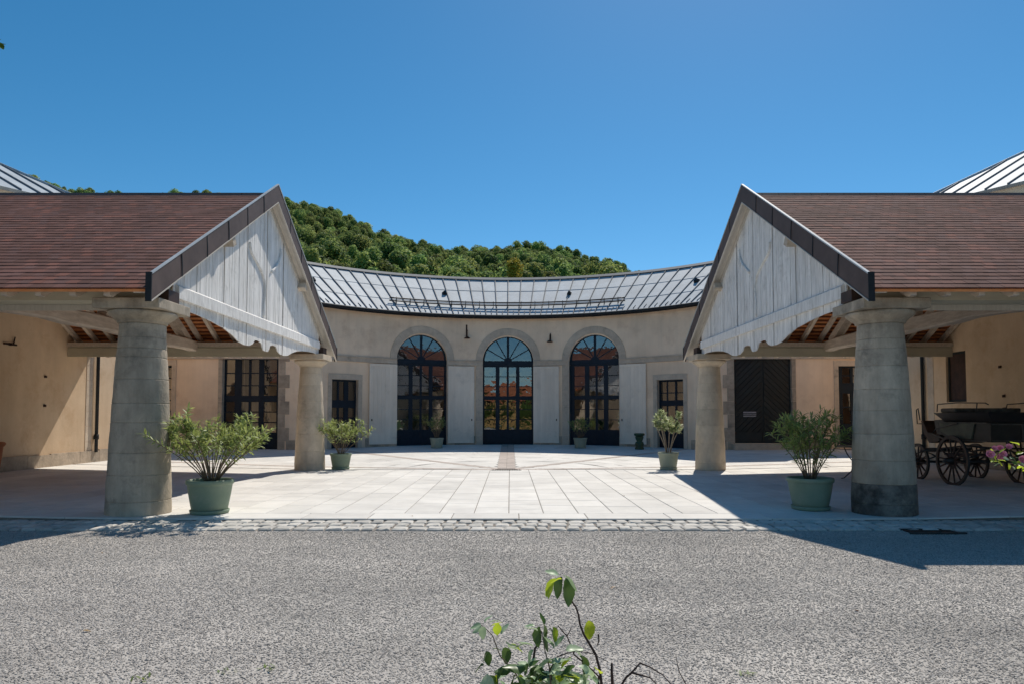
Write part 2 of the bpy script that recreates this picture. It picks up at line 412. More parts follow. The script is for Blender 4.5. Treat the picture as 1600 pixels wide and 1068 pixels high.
# kerb face down to the gravel
mb.add([(-16, 9.52, -.3), (16, 9.52, -.3), (16, 9.52, gz(16, 9.5) - .006)] + [(x, 9.52, gz(x, 9.52) - .006) for x in reversed(xs)][1:], [tuple(range(2 + nx))])
paving = obj('courtyard_paving', mb, 'mortar', kind='structure')

def slab_mb(x0, x1, y0, y1, jit=.0):
    g = .006; m = MB()
    h = random.uniform(-.0012, .0012)
    x0 += g; x1 -= g; y0 += g; y1 -= g
    e = .006
    P = [(x0, y0), (x1, y0), (x1, y1), (x0, y1)]
    Q = [(x0 + e, y0 + e), (x1 - e, y0 + e), (x1 - e, y1 - e), (x0 + e, y1 - e)]
    b = [(x, y, gz(x, y) - .02) for x, y in P]; t = [(x, y, gz(x, y) - .001 + h) for x, y in P]; u = [(x, y, gz(x, y) + .003 + h) for x, y in Q]
    m.add(b + t + u, [(0, 1, 5, 4), (1, 2, 6, 5), (2, 3, 7, 6), (3, 0, 4, 7), (4, 5, 9, 8), (5, 6, 10, 9), (6, 7, 11, 10), (7, 4, 8, 11), (8, 9, 10, 11)])
    return m
# kerb course along the front
slabs = []
x = -11.7
while x < 11.7:
    w = random.uniform(.9, 1.5); slabs.append((x, min(x + w, 11.72), 9.5, 10.02)); x += w
for i in range(-23, 23):
    x0 = -.02 + i * .508
    y = 10.02 + (0 if i % 2 else -0.0)
    first = True
    while y < 18.3:
        L = random.choice((.55, .75, .95, 1.2)) * (random.uniform(.5, 1) if first else 1); first = False
        y1 = min(y + L, 18.3)
        if 18.3 - y1 < .25: y1 = 18.3
        slabs.append((x0, x0 + .508, y, y1)); y = y1
slabs.sort(key=lambda q: (q[2] + 0.35 * abs(q[0])))
rest = MB()
for k, q in enumerate(slabs):
    m = slab_mb(*q)
    if k < 300: obj('paving_slab', m, 'paving', paving, fix=False)
    else: rest.add(m.v, m.f)
# fan of slabs behind the drain
BANDS = [0, radians(40.5), radians(81), -radians(40.5), -radians(81)]
fan = MB(); bandmb = MB()
FX, FY = -.1, 18.3
def polar(r, a): return (FX + r * sin(a), FY + r * cos(a))
secs = sorted(BANDS + [pi / 2, -pi / 2])
def quadpatch(m, ps, dz=0):
    c = Vector((sum(p[0] for p in ps) / 4, sum(p[1] for p in ps) / 4))
    P = []
    for p in ps:
        d = Vector(p) - c; L = max(d.length, .01); P.append(tuple(c + d * (1 - .006 / L)))
    m.add([(x, y, gz(x, y) - .02) for x, y in P] + [(x, y, gz(x, y) + .002 + dz) for x, y in P],
          [(0, 1, 5, 4), (1, 2, 6, 5), (2, 3, 7, 6), (3, 0, 4, 7), (4, 5, 6, 7)])
for si in range(len(secs) - 1):
    a0, a1 = secs[si], secs[si + 1]
    r = .4
    while r < 14:
        r1 = r + .62
        hw0 = (.25 if a0 == 0 else .13); hw1 = (.25 if a1 == 0 else .13)
        aa0 = a0 + math.asin(min(.9, hw0 / (r + .3))); aa1 = a1 - math.asin(min(.9, hw1 / (r + .3)))
        if aa1 > aa0:
            n = max(1, int((aa1 - aa0) * (r + .3) / .8))
            off = random.uniform(-.2, .2) / max(n, 1)
            cuts = [aa0 + (aa1 - aa0) * (k + (off if 0 < k < n else 0)) / n for k in range(n + 1)]
            for k in range(n):
                ps = [polar(r, cuts[k]), polar(r, cuts[k + 1]), polar(r1, cuts[k + 1]), polar(r1, cuts[k])]
                cx = sum(p[0] for p in ps) / 4; cy = sum(p[1] for p in ps) / 4
                if abs(cx) < 13.6 and cy < 29.2: quadpatch(fan, ps[::-1])
        r = r1
for a in BANDS:
    hw = .25 if a == 0 else .13
    r = .3
    L = 11.0
    dx, dy = sin(a), cos(a); nx_, ny_ = cos(a), -sin(a)
    step = .25
    while r < L:
        n = 2 if a == 0 else 1
        for k in range(n):
            w0 = -hw + 2 * hw * k / n; w1 = -hw + 2 * hw * (k + 1) / n
            ps = [(FX + dx * rr + nx_ * ww, FY + dy * rr + ny_ * ww) for rr, ww in ((r, w0), (r, w1), (r + step, w1), (r + step, w0))]
            quadpatch(bandmb, ps, .002)
        r += step
rest.add(fan.v, fan.f)
o = obj('paving_slabs_far', rest, 'paving', paving, fix=False); o['kind'] = 'stuff'
o = obj('paving_band_stones', bandmb, 'band', paving, fix=False); o['kind'] = 'stuff'
# drain grate
dr = thing('drain_grate', 'dark slotted drain set in the paving in the middle of the courtyard', 'drain', (-.1, 18.2, 0))
mb = MB(); mb.box(-.5, .3, 18.05, 18.28, 0, .006); obj('grate_frame', mb, 'iron', dr)
for k in range(12):
    mb = MB(); x = -.47 + k * .064; mb.box(x, x + .035, 18.07, 18.26, .006, .014); obj('bar', mb, 'rust', dr)

# cobblestone strip
mb = MB(); mb.box(-12.5, 12.5, 8.72, 9.52, -.3, -.066)
mb.add([(-12.5, 8.80, -.062), (12.5, 8.80, -.062), (12.5, 9.52, -.03), (-12.5, 9.52, -.03)], [(0, 1, 2, 3)])
strip = obj('cobblestone_strip', mb, 'mortar', kind='structure')
cob = []
for row in range(3):
    y0 = 9.50 - row * .225
    x = -7.6 + random.uniform(0, .1)
    while x < 7.6:
        w = random.uniform(.13, .23); d = random.uniform(.19, .216)
        cob.append((x, x + w, y0 - d, y0)); x += w + random.uniform(.012, .03)
def cobble_mb(x0, x1, y0, y1):
    m = MB(); zt = -.034 + (y0 - 8.72) * .03 + random.uniform(-.006, .006)
    c = ((x0 + x1) / 2, (y0 + y1) / 2)
    def ring(sc, z):
        o = []
        for (px, py) in ((x0, y0), ((x0 + x1) / 2, y0 - .006), (x1, y0), (x1, y1), ((x0 + x1) / 2, y1 + .004), (x0, y1)):
            o.append((c[0] + (px - c[0]) * sc + random.uniform(-.012, .012), c[1] + (py - c[1]) * sc + random.uniform(-.008, .008), z + random.uniform(-.003, .003)))
        return o
    a = ring(1, -.12); b = [(p[0], p[1], zt - .014) for p in a]; t = ring(.78, zt)
    m.add(a + b + t, [(i, (i + 1) % 6, 6 + (i + 1) % 6, 6 + i) for i in range(6)] + [(6 + i, 6 + (i + 1) % 6, 12 + (i + 1) % 6, 12 + i) for i in range(6)] + [(12, 13, 14, 15, 16, 17)])
    return m
for q in sorted(cob, key=lambda q: abs(q[0]))[:290]:
    obj('cobble', cobble_mb(*q), 'cobble', strip, fix=False)
if len(cob) > 300:
    mb = MB()
    for q in sorted(cob, key=lambda q: abs(q[0]))[290:]:
        m = cobble_mb(*q); mb.add(m.v, m.f)
    o = obj('cobbles_far', mb, 'cobble', strip, fix=False); o['kind'] = 'stuff'

# iron cover in the gravel
mh = thing('manhole_cover', 'dark iron cover in the shaded gravel in front of the right-hand thick column', 'manhole cover', (5.3, 8.75, -.06))
mb = MB(); mb.box(5.05, 5.65, 8.62, 8.86, -.06, -.045); obj('cover_plate', mb, 'rust', mh)
mb = MB(); mb.box(5.0, 5.7, 8.86, 8.9, -.06, -.035); mb.box(5.0, 5.7, 8.58, 8.62, -.06, -.035); obj('cover_frame', mb, 'iron', mh)

# gravel pebbles by geometry nodes
def scatter(name, surf_mb, inst_objs, dens, smin, smax, parent=None, kind='stuff', label=None, cat=None, seed=1, upright=False):
    o = obj(name, surf_mb, 'gravel', parent, fix=False)
    o['kind'] = kind
    if label: o['label'] = label
    if cat: o['category'] = cat
    ng = bpy.data.node_groups.new(name + '_nodes', 'GeometryNodeTree')
    ng.interface.new_socket('Geometry', in_out='INPUT', socket_type='NodeSocketGeometry')
    ng.interface.new_socket('Geometry', in_out='OUTPUT', socket_type='NodeSocketGeometry')
    n = ng.nodes; l = ng.links
    gi = n.new('NodeGroupInput'); go = n.new('NodeGroupOutput')
    d = n.new('GeometryNodeDistributePointsOnFaces'); d.inputs['Density'].default_value = dens; d.inputs['Seed'].default_value = seed
    ip = n.new('GeometryNodeInstanceOnPoints')
    oi = n.new('GeometryNodeObjectInfo'); oi.inputs[0].default_value = inst_objs
    rv = n.new('FunctionNodeRandomValue'); rv.data_type = 'FLOAT_VECTOR'; rv.inputs[1].default_value = (.45, .45, 6.28) if not upright else (0.1, 0.1, 6.28)
    rs = n.new('FunctionNodeRandomValue'); rs.data_type = 'FLOAT'; rs.inputs[2].default_value = smin; rs.inputs[3].default_value = smax; rs.inputs['Seed'].default_value = 5
    l.new(gi.outputs[0], d.inputs['Mesh']); l.new(d.outputs['Points'], ip.inputs['Points'])
    l.new(oi.outputs['Geometry'], ip.inputs['Instance']); l.new(rv.outputs[0], ip.inputs['Rotation']); l.new(rs.outputs[1], ip.inputs['Scale'])
    l.new(ip.outputs[0], go.inputs[0])
    md = o.modifiers.new('scatter', 'NODES'); md.node_group = ng
    return o
pm = MB()
pts = []
for ph in (-90, -35, 25, 90):
    if abs(ph) == 90: pts.append((0, 0, .30 * (1 if ph > 0 else -1)))
    else:
        for k in range(5):
            a = radians(k * 72 + (36 if ph > 0 else 0)); rr = cos(radians(ph)) * random.uniform(.8, 1.2)
            pts.append((rr * cos(a), rr * sin(a) * .85, .38 * sin(radians(ph))))
F = [(0, 1 + (k + 1) % 5, 1 + k) for k in range(5)] + [(11, 6 + k, 6 + (k + 1) % 5) for k in range(5)]
for k in range(5): F += [(1 + k, 1 + (k + 1) % 5, 6 + k), (1 + (k + 1) % 5, 6 + (k + 1) % 5, 6 + k)]
pm.add(pts, F)
peb_me = mesh('pebble', pm, 'pebble')
peb = bpy.data.objects.new('gravel_pebble', peb_me); COL.objects.link(peb); peb.location = (-1.2, 4.1, -.052); peb.scale = (.012, .012, .012)
peb['label'] = 'single loose grey pebble on top of the gravel'; peb['kind'] = 'stuff'
mb = MB(); mb.add([(-3.6, 3.4, -.058), (3.6, 3.4, -.058), (5.6, 6.2, -.058), (-5.6, 6.2, -.058)], [(0, 1, 2, 3)])
scatter('gravel', mb, peb, 5200, .003, .0095)
mb = MB(); mb.add([(-5.6, 6.2, -.058), (5.6, 6.2, -.058), (8, 9.0, -.058), (-8, 9.0, -.058)], [(0, 1, 2, 3)])
scatter('gravel', mb, peb, 4200, .003, .0095, seed=3)

# ------------------------------------------------------------------ curved building
TH = TH1
def fm(s, z, n=0.0):
    """wall coordinates -> world: s along the wall, n out towards the court"""
    if s > S1: return (CX + XW + (s - S1), CY + 6.0 - n, z)
    if s < -S1: return (CX - XW + (s + S1), CY + 6.0 - n, z)
    a = s / RW
    return (CX + (RW - n) * sin(a), CY + (RW - n) * cos(a), z)
def s_of_x(x):
    x -= CX
    if x > XW: return S1 + (x - XW)
    if x < -XW: return -S1 + (x + XW)
    return RW * math.asin(x / RW)
def sth(d): return RW * radians(d)

HW = 1.085; ZS = 3.76; WT = 5.66
OPEN = []
for c in (-22.35, 0, 22.4): OPEN.append(dict(c=sth(c), s0=sth(c) - HW, s1=sth(c) + HW, arch=True, z0=0))
for c in (-42.4, 42.3): OPEN.append(dict(s0=sth(c) - .58, s1=sth(c) + .58, z0=0, z1=2.88))
OPEN.append(dict(s0=s_of_x(-10.89), s1=s_of_x(-8.76), z0=0, z1=3.85, kind='bigdoor'))
OPEN.append(dict(s0=s_of_x(-13.9), s1=s_of_x(-12.80), z0=.75, z1=3.36, kind='win'))
OPEN.append(dict(s0=s_of_x(8.47), s1=s_of_x(10.66), z0=.42, z1=3.85, kind='chevron'))
OPEN.append(dict(s0=s_of_x(12.42), s1=s_of_x(13.5), z0=.28, z1=3.34, kind='side'))

bld = thing('curved_coach_house', 'long curved cream building with three tall arched glass doors under a grey zinc roof', 'building', (CX, CY + RW, 0))
SE = s_of_x(14.6)
brk = set([-SE, SE, -S1, S1])
for o_ in OPEN:
    brk |= {o_['s0'], o_['s1']}
    if o_.get('arch'):
        for k in range(1, 24): brk.add(o_['c'] - HW * cos(pi * k / 24))
s = -SE
while s < SE:
    if all(abs(s - b) > .06 for b in brk): brk.add(s)
    s += .3
brk = sorted(brk)
def arch_z(o_, s): return ZS + sqrt(max(0, HW ** 2 - (s - o_['c']) ** 2))
mb = MB()
for a, b in zip(brk[:-1], brk[1:]):
    mid = (a + b) / 2; op = None
    for o_ in OPEN:
        if o_['s0'] < mid < o_['s1']: op = o_
    if op is None:
        mb.add([fm(a, -.2), fm(b, -.2), fm(b, WT), fm(a, WT)], [(0, 1, 2, 3)])
    else:
        if op.get('arch'): za, zb = arch_z(op, a), arch_z(op, b)
        else: za = zb = op['z1']
        mb.add([fm(a, za), fm(b, zb), fm(b, WT), fm(a, WT)], [(0, 1, 2, 3)])
        mb.add([fm(a, za), fm(b, zb), fm(b, zb, -.34), fm(a, za, -.34)], [(3, 2, 1, 0)])
        if op['z0'] > 0: mb.add([fm(a, -.2), fm(b, -.2), fm(b, op['z0']), fm(a, op['z0']), fm(b, op['z0'], -.34), fm(a, op['z0'], -.34)], [(0, 1, 2, 3), (3, 2, 4, 5)])
for o_ in OPEN:
    z1 = ZS if o_.get('arch') else o_['z1']
    for s_ in (o_['s0'], o_['s1']): mb.add([fm(s_, -.2), fm(s_, z1), fm(s_, z1, -.34), fm(s_, -.2, -.34)], [(0, 1, 2, 3)])
obj('wall', mb, 'plaster', bld)
# inner skin, back wall, ceiling and floor of the rooms
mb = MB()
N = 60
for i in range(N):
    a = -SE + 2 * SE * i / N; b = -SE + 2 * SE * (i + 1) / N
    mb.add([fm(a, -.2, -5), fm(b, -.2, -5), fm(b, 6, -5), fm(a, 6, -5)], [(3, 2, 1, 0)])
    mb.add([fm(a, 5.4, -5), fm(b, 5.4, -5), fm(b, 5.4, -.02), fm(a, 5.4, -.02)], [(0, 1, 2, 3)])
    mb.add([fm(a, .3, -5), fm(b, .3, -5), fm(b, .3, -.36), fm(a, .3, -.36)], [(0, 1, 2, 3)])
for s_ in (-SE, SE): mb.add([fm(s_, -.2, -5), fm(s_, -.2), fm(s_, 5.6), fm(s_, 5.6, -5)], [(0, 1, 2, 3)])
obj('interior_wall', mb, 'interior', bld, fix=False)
mb = MB()
for i in range(N):
    a = -SE + 2 * SE * i / N; b = -SE + 2 * SE * (i + 1) / N
    mb.add([fm(a, -.2, -5.02), fm(b, -.2, -5.02), fm(b, 6.0, -5.02), fm(a, 6.0, -5.02)], [(0, 1, 2, 3)])
obj('rear_wall', mb, 'plaster', bld)

def band(mb, s0, s1, z0, z1, n0, n1, step=.25):
    cutp = [s0] + [c for c in (-S1, S1) if s0 < c < s1] + [s1]
    for p, q in zip(cutp[:-1], cutp[1:]):
        n = max(1, int((q - p) / step))
        for i in range(n):
            a = p + (q - p) * i / n; b = p + (q - p) * (i + 1) / n
            e = 1e-5
            mb.box(a + e, b - e, z0, z1, n0, n1, mp=lambda s_, z_, n_: fm(s_, z_, n_))
# string course split by the arches
edges = [-SE] + sorted([v for o_ in OPEN if o_.get('arch') for v in (o_['s0'] - .0, o_['s1'] + .0)]) + [SE]
for i in range(0, len(edges), 2):
    mb = MB(); band(mb, edges[i], edges[i + 1], 3.60, 3.78, 0, .055); band(mb, edges[i], edges[i + 1], 3.78, 3.815, 0, .085)
    obj('string_course', mb, 'limestone', bld)
# arch surrounds built of voussoirs, and jamb stones
for o_ in OPEN:
    if not o_.get('arch'): continue
    nv = 13
    for k in range(nv):
        mb = MB(); t0 = pi * k / nv + .0015; t1 = pi * (k + 1) / nv - .0015
        pts = [(HW, t0), (HW, (t0 + t1) / 2), (HW, t1), (HW + .30, t1), (HW + .30, (t0 + t1) / 2), (HW + .30, t0)]
        P2 = [(o_['c'] - r * cos(t), ZS + .056 + r * sin(t)) for r, t in pts]
        mb.prism(P2, lambda a, b: fm(a, b, -.25), lambda a, b: fm(a, b, .035))
        obj('voussoir', mb, 'limestone', bld)
    for sgn, s_ in ((-1, o_['s0']), (1, o_['s1'])):
        z = 0.0
        while z < 3.59:
            h = min(.62, 3.6 - z)
            mb = MB(); a, b = sorted((s_, s_ + sgn * .30)); ins = -sgn * .004
            zz = z if z > 0 else -.1
            mb.box(a + ins, b + ins, zz + .003, z + h - .003, -.25, .03 if z > 0 else .05, mp=lambda s2, z2, n2: fm(s2, z2, n2))
            obj('jamb_stone', mb, 'limestone', bld); z += h
# stone frames of rectangular openings
for o_ in OPEN:
    if o_.get('arch'): continue
    big = o_.get('kind') in ('bigdoor', 'chevron')
    w = .17; z1 = o_['z1']; zb = o_['z0'] if o_.get('kind') == 'win' else 0
    for sgn, s_ in ((-1, o_['s0']), (1, o_['s1'])):
        if big:
            z = 0; k = 0
            while z < z1 - .01:
                h = min(.5, z1 - z); ww = (.42 if k % 2 else .26) if (sgn > 0) == (o_['kind'] == 'bigdoor') else .15
                mb = MB(); a, b = sorted((s_, s_ + sgn * ww))
                mb.box(a - sgn * .004, b - sgn * .004, (z if z else -.1) + .004, z + h - .004, -.3, .025, mp=lambda s2, z2, n2: fm(s2, z2, n2))
                obj('jamb_stone', mb, 'plinth', bld); z += h; k += 1
        else:
            mb = MB(); a, b = sorted((s_, s_ + sgn * w))
            mb.box(a - sgn * .004, b - sgn * .004, zb - .1, z1, -.3, .025, mp=lambda s2, z2, n2: fm(s2, z2, n2))
            obj('jamb_stone', mb, 'limestone', bld)
    mb = MB(); band(mb, o_['s0'] - w, o_['s1'] + w, z1 - .004, z1 + .2, -.3, .03, 3); obj('lintel', mb, 'limestone', bld)
    if o_.get('kind') == 'win':
        mb = MB(); band(mb, o_['s0'] - w, o_['s1'] + w, zb - .22, zb - .1, -.3, .07, 3); obj('window_sill', mb, 'limestone', bld)
# plinth stones between openings
solid = []
cuts = sorted([(o_['s0'] - .32, o_['s1'] + .32) for o_ in OPEN if o_.get('kind') != 'win'])
prev = -SE
for a, b in cuts:
    if a > prev: solid.append((prev, a))
    prev = b
solid.append((prev, SE))
for a, b in solid:
    n = max(1, round((b - a) / .8))
    for i in range(n):
        p = a + (b - a) * i / n + .004; q = a + (b - a) * (i + 1) / n - .004
        mb = MB(); x, y, _ = fm((p + q) / 2, 0, 0)
        if p < -S1 < q or p < S1 < q: band(mb, p, q, -.1, gz(x, y) + .36, 0, .04, 3)
        else: band(mb, p, q, -.1, gz(x, y) + .36, 0, .04, 3)
        obj('plinth_stone', mb, 'plinth', bld)

def chord(s0, s1, n):
    a = Vector(fm(s0, 0, n)); b = Vector(fm(s1, 0, n)); u = (b - a); w = u.length; u /= w
    nn = Vector((u.y, -u.x, 0))
    if nn.dot(Vector((0, -1, 0))) < 0: nn = -nn
    def pm(x, z, d=0): p = a + u * x + nn * d; return (p.x, p.y, z)
    return pm, w

def glazed_door(o_, cols, rows, z0, z1, label=None, arch=False, curtain=False, transom=None, name='glazed_door', bottom=.5):
    """cols/rows: lists of (start, end) of glass, as fraction of width / absolute height"""
    pm, w = chord(o_['s0'], o_['s1'], -.2)
    cols = [(a * w, b * w) for a, b in cols]
    mb = MB()
    B = lambda x0, x1, zz0, zz1, d0=-.03, d1=.03: mb.box(x0, x1, zz0, zz1, d0, d1, mp=lambda x, z, d: pm(x, z, d))
    topz = ZS - .02 if arch else z1
    # vertical members
    xs_ = [0] + [v for c in cols for v in c] + [w]
    for i in range(0, len(xs_), 2):
        B(xs_[i], xs_[i + 1], z0 - .05, topz - (.13 if arch else 0), -.03, .03 if xs_[i + 1] - xs_[i] > .07 else .015)
    zs = [z0 - .05] + [v for r in rows for v in r] + [topz]
    for (c0, c1) in cols:
        for i in range(0, len(zs), 2):
            if zs[i + 1] - zs[i] > .001: B(c0, c1, zs[i], zs[i + 1], -.026, .026 if zs[i + 1] - zs[i] > .07 else .012)
    if arch: B(.0, w, ZS - .14, ZS + .06, -.04, .05)
    # raised rails across
    for i in range(0, len(zs), 2):
        if zs[i + 1] - zs[i] > .1 and i > 0 and not (arch and i == len(zs) - 2): B(.02, w - .02, zs[i] + .02, zs[i + 1] - .02, .03, .04)
    # bottom panel mouldings
    for (c0, c1) in cols:
        if c1 - c0 > .2: B(c0 + .03, c1 - .03, z0 + .08, rows[0][0] - .08, .026, .036)
    d = obj(name, mb, 'bluepaint', bld, label=label)
    for (c0, c1) in cols:
        for (r0, r1) in rows:
            m = MB(); t = random.uniform(-.0022, .0022); t2 = random.uniform(-.0016, .0016)
            m.add([pm(c0, r0, t), pm(c1, r0, -t + t2), pm(c1, r1, -t), pm(c0, r1, t + t2)], [(0, 1, 2, 3)])
            obj('pane', m, 'glass', d, fix=False)
    if arch:
        R = HW - .01; cxm = w / 2; zc = ZS + .04
        m = MB()
        # outer ring
        pr = [(R, t) for t in [pi * k / 20 for k in range(21)]]
        for k in range(20):
            t0, t1 = pi * k / 20, pi * (k + 1) / 20
            P2 = [(cxm - r * cos(t), zc + r * sin(t)) for r, t in ((R - .06, t0), (R + .02, t0), (R + .02, t1), (R - .06, t1))]
            m.prism(P2, lambda a, b: pm(a, b, -.03), lambda a, b: pm(a, b, .03))
        for k in range(1, 6):
            t = pi * k / 6; hw = .05 if k == 3 else .02; dx, dz = -cos(t), sin(t); nx2, nz2 = dz, -dx
            P2 = [(cxm + dx * r + nx2 * q, zc + dz * r + nz2 * q) for r, q in ((.16, -hw), (R - .05, -hw), (R - .05, hw), (.16, hw))]
            m.prism(P2, lambda a, b: pm(a, b, -.025), lambda a, b: pm(a, b, .025))
        P2 = [(cxm - .17 * cos(pi * k / 8), zc + .17 * sin(pi * k / 8)) for k in range(9)]
        m.prism(P2, lambda a, b: pm(a, b, -.028), lambda a, b: pm(a, b, .028))
        fl = obj('fanlight', m, 'bluepaint', bld)
        for k in range(6):
            t0, t1 = pi * k / 6 + .02, pi * (k + 1) / 6 - .02
            P2 = [(.17, t0), (R - .05, t0), (R - .05, (t0 * 3 + t1) / 4), (R - .05, (t0 + t1) / 2), (R - .05, (t0 + 3 * t1) / 4), (R - .05, t1), (.17, t1)]
            tl = random.uniform(-.0015, .0015)
            m = MB(); m.add([pm(cxm - r * cos(t), zc + r * sin(t), tl * (r if t < 1.5 else -r)) for r, t in P2], [tuple(range(len(P2)))])
            obj('pane', m, 'glass', fl, fix=False)
    if curtain:
        for (c0, c1) in cols[1:]:
            m = MB(); n = 12
            for i in range(n):
                xa = c0 + (c1 - c0) * i / n; xb = c0 + (c1 - c0) * (i + 1) / n
                m.add([pm(xa, rows[0][0], -.12 - .03 * (i % 2)), pm(xb, rows[0][0], -.12 - .03 * ((i + 1) % 2)), pm(xb, curtain, -.12 - .03 * ((i + 1) % 2)), pm(xa, curtain, -.12 - .03 * (i % 2))], [(0, 1, 2, 3)])
            obj('curtain', m, 'curtain', d, fix=False)
    return d
RZ = lambda z0: [(z0 + .42 + k * .345, z0 + .42 + k * .345 + .315) for k in range(3)] + [(z0 + 1.58 + k * .35, z0 + 1.58 + k * .35 + .32) for k in range(3)]
def rows_from_px(z0):   # six rows with a wide rail in the middle
    zt = ZS - .16
    r = []
    a = z0 + .62; b = z0 + 1.92; h = (b - a) / 3
    for k in range(3): r.append((a + k * h + .015, a + (k + 1) * h - .015))
    a = b + .13; b = zt - .03; h = (b - a) / 3
    for k in range(3): r.append((a + k * h + .015, a + (k + 1) * h - .015))
    return r
C3 = [(.04, .26), (.335, .475), (.515, .655), (.725, .96)]
z0a = .24
glazed_door(OPEN[0], C3, rows_from_px(z0a), z0a, 0, arch=True, label='left-hand arched dark blue glass door')
glazed_door(OPEN[1], C3, rows_from_px(z0a), z0a, 0, arch=True, label='central arched dark blue glass door')
glazed_door(OPEN[2], [(.09, .30), (.385, .51), (.55, .67), (.755, .97)], rows_from_px(z0a), z0a, 0, arch=True, label='right-hand arched dark blue glass door')
zsm = .22
glazed_door(OPEN[3], [(.05, .30), (.36, .54), (.70, .95)], [(zsm + .75, zsm + 1.13), (zsm + 1.17, zsm + 1.55), (zsm + 1.85, 2.80)], zsm, 2.88, name='small_door')
glazed_door(OPEN[4], [(.05, .28), (.33, .60), (.66, .95)], [(zsm + .75, zsm + 1.13), (zsm + 1.17, zsm + 1.62), (zsm + 1.85, zsm + 2.12), (zsm + 2.16, 2.80)], zsm, 2.88, name='small_door')
zl = .2
glazed_door(OPEN[5], [(.03, .19), (.31, .44), (.48, .62), (.71, .94)], [(zl + .62, zl + .98), (zl + 1.02, zl + 1.38), (zl + 1.42, zl + 1.78), (zl + 2.02, zl + 2.38), (zl + 2.42, zl + 2.85), (zl + 2.89, 3.8)], zl, 3.85, name='carriage_door', curtain=1.98, label='tall glazed door with pale curtains')
glazed_door(OPEN[6], [(.05, .47), (.53, .93)], [(.80 + k * .42, .80 + k * .42 + .38) for k in range(6)], .80, 3.36, name='window_frame')
glazed_door(OPEN[8], [(.22, .50), (.6, .9)], [(1.15, 1.75), (1.8, 2.3), (2.7, 2.95), (3.0, 3.28)], .28, 3.34, name='side_door')
# chevron boarded door
o_ = OPEN[7]; pm, w = chord(o_['s0'], o_['s1'], -.12)
mb = MB(); mb.box(0, w, .40, 3.84, -.06, -.02, mp=lambda x, z, d: pm(x, z, d))
chev = obj('boarded_door', mb, 'greenpaint', bld, label='double door of dark boards laid in a chevron')
z0c, z1c = .44, 3.82
for leaf in (0, 1):
    x0, x1 = (.03, w / 2 - .012) if leaf == 0 else (w / 2 + .012, w - .03)
    bw = .155; k = -14
    while True:
        zb = z0c + .42 + k * bw * 1.414
        if zb > z1c + .5: break
        k += 1
        if leaf == 0: P = [(x0 - .02, zb), (x1 + .02, zb + (x1 - x0)), (x1 + .02, zb + (x1 - x0) + bw * 1.414 - .02), (x0 - .02, zb + bw * 1.414 - .02)]
        else: P = [(x0 - .02, zb + (x1 - x0)), (x1 + .02, zb), (x1 + .02, zb + bw * 1.414 - .02), (x0 - .02, zb + (x1 - x0) + bw * 1.414 - .02)]
        P = clip_poly(P, x0 + .06, x1 - .02, z0c + .42, z1c - .06)
        if len(P) < 3: continue
        mb = MB(); mb.prism(P, lambda a, b: pm(a, b, -.02), lambda a, b: pm(a, b, .012 + random.uniform(0, .002))); obj('board', mb, 'greenpaint', chev)
    mb = MB(); mb.box(x0, x1, z0c, z0c + .38, -.02, .02, mp=lambda x, z, d: pm(x, z, d)); obj('bottom_rail', mb, 'greenpaint', chev)
mb = MB()
for zz, h in ((1.555, .055), (1.49, .025), (1.42, .04)): mb.box(.37, .86, zz, zz + h, .016, .022, mp=lambda x, z, d: pm(x, z, d))
obj('notice', mb, 'notice', chev, label='small notice of pale lettering strips')
for zz in (.75, 1.9, 3.5):
    mb = MB(); mb.box(-.02, .10, zz, zz + .1, .012, .05, mp=lambda x, z, d: pm(x, z, d)); obj('hinge', mb, 'rust', chev)
for i in range(4):
    mb = MB(); a = o_['s0'] - .1 + i * .6; band(mb, a + .004, a + .596, .05, .40, -.3, .3, 3); obj('door_step', mb, 'limestone', bld)

# shutters folded back on the wall
for k, (t0, t1) in enumerate(((-36.15, -28.95), (-15.55, -8.85), (6.65, 13.25), (29.2, 36.1))):
    s0, s1 = sth(t0), sth(t1); pm, w = chord(s0, s1, .05)
    zb = .31; zt = 3.56
    mb = MB(); mb.box(0, w, zb, zt, 0, .022, mp=lambda x, z, d: pm(x, z, d))
    sh = obj('shutter', mb, 'shutter', bld)
    n = 7
    for i in range(n):
        mb = MB(); a = w * i / n + .005; b = w * (i + 1) / n - .005
        mb.box(a, b, zb + .01, zt - .01, .022, .03 + random.uniform(0, .0015), mp=lambda x, z, d: pm(x, z, d)); obj('plank', mb, 'shutter', sh)
    for (a, b, c, d_) in ((.0, w, zb, zb + .09), (0, w, zt - .09, zt), (0, .07, zb + .09, zt - .09), (w - .07, w, zb + .09, zt - .09)):
        mb = MB(); mb.box(a, b, c, d_, .031, .046, mp=lambda x, z, d: pm(x, z, d)); obj('frame_strip', mb, 'shutter', sh)
    mb = MB(); mb.box(w * .12, w * .88, zb + .09, zb + .45, .031, .04, mp=lambda x, z, d: pm(x, z, d)); obj('bottom_panel', mb, 'shutter', sh)
    hx = .08 if k in (0, 3) else w - .1
    hx = w - .1 if k in (1, 2) else .1
    mb = MB(); mb.box(hx - .02, hx + .02, 1.25, 1.33, .046, .07, mp=lambda x, z, d: pm(x, z, d)); obj('latch', mb, 'rust', sh)

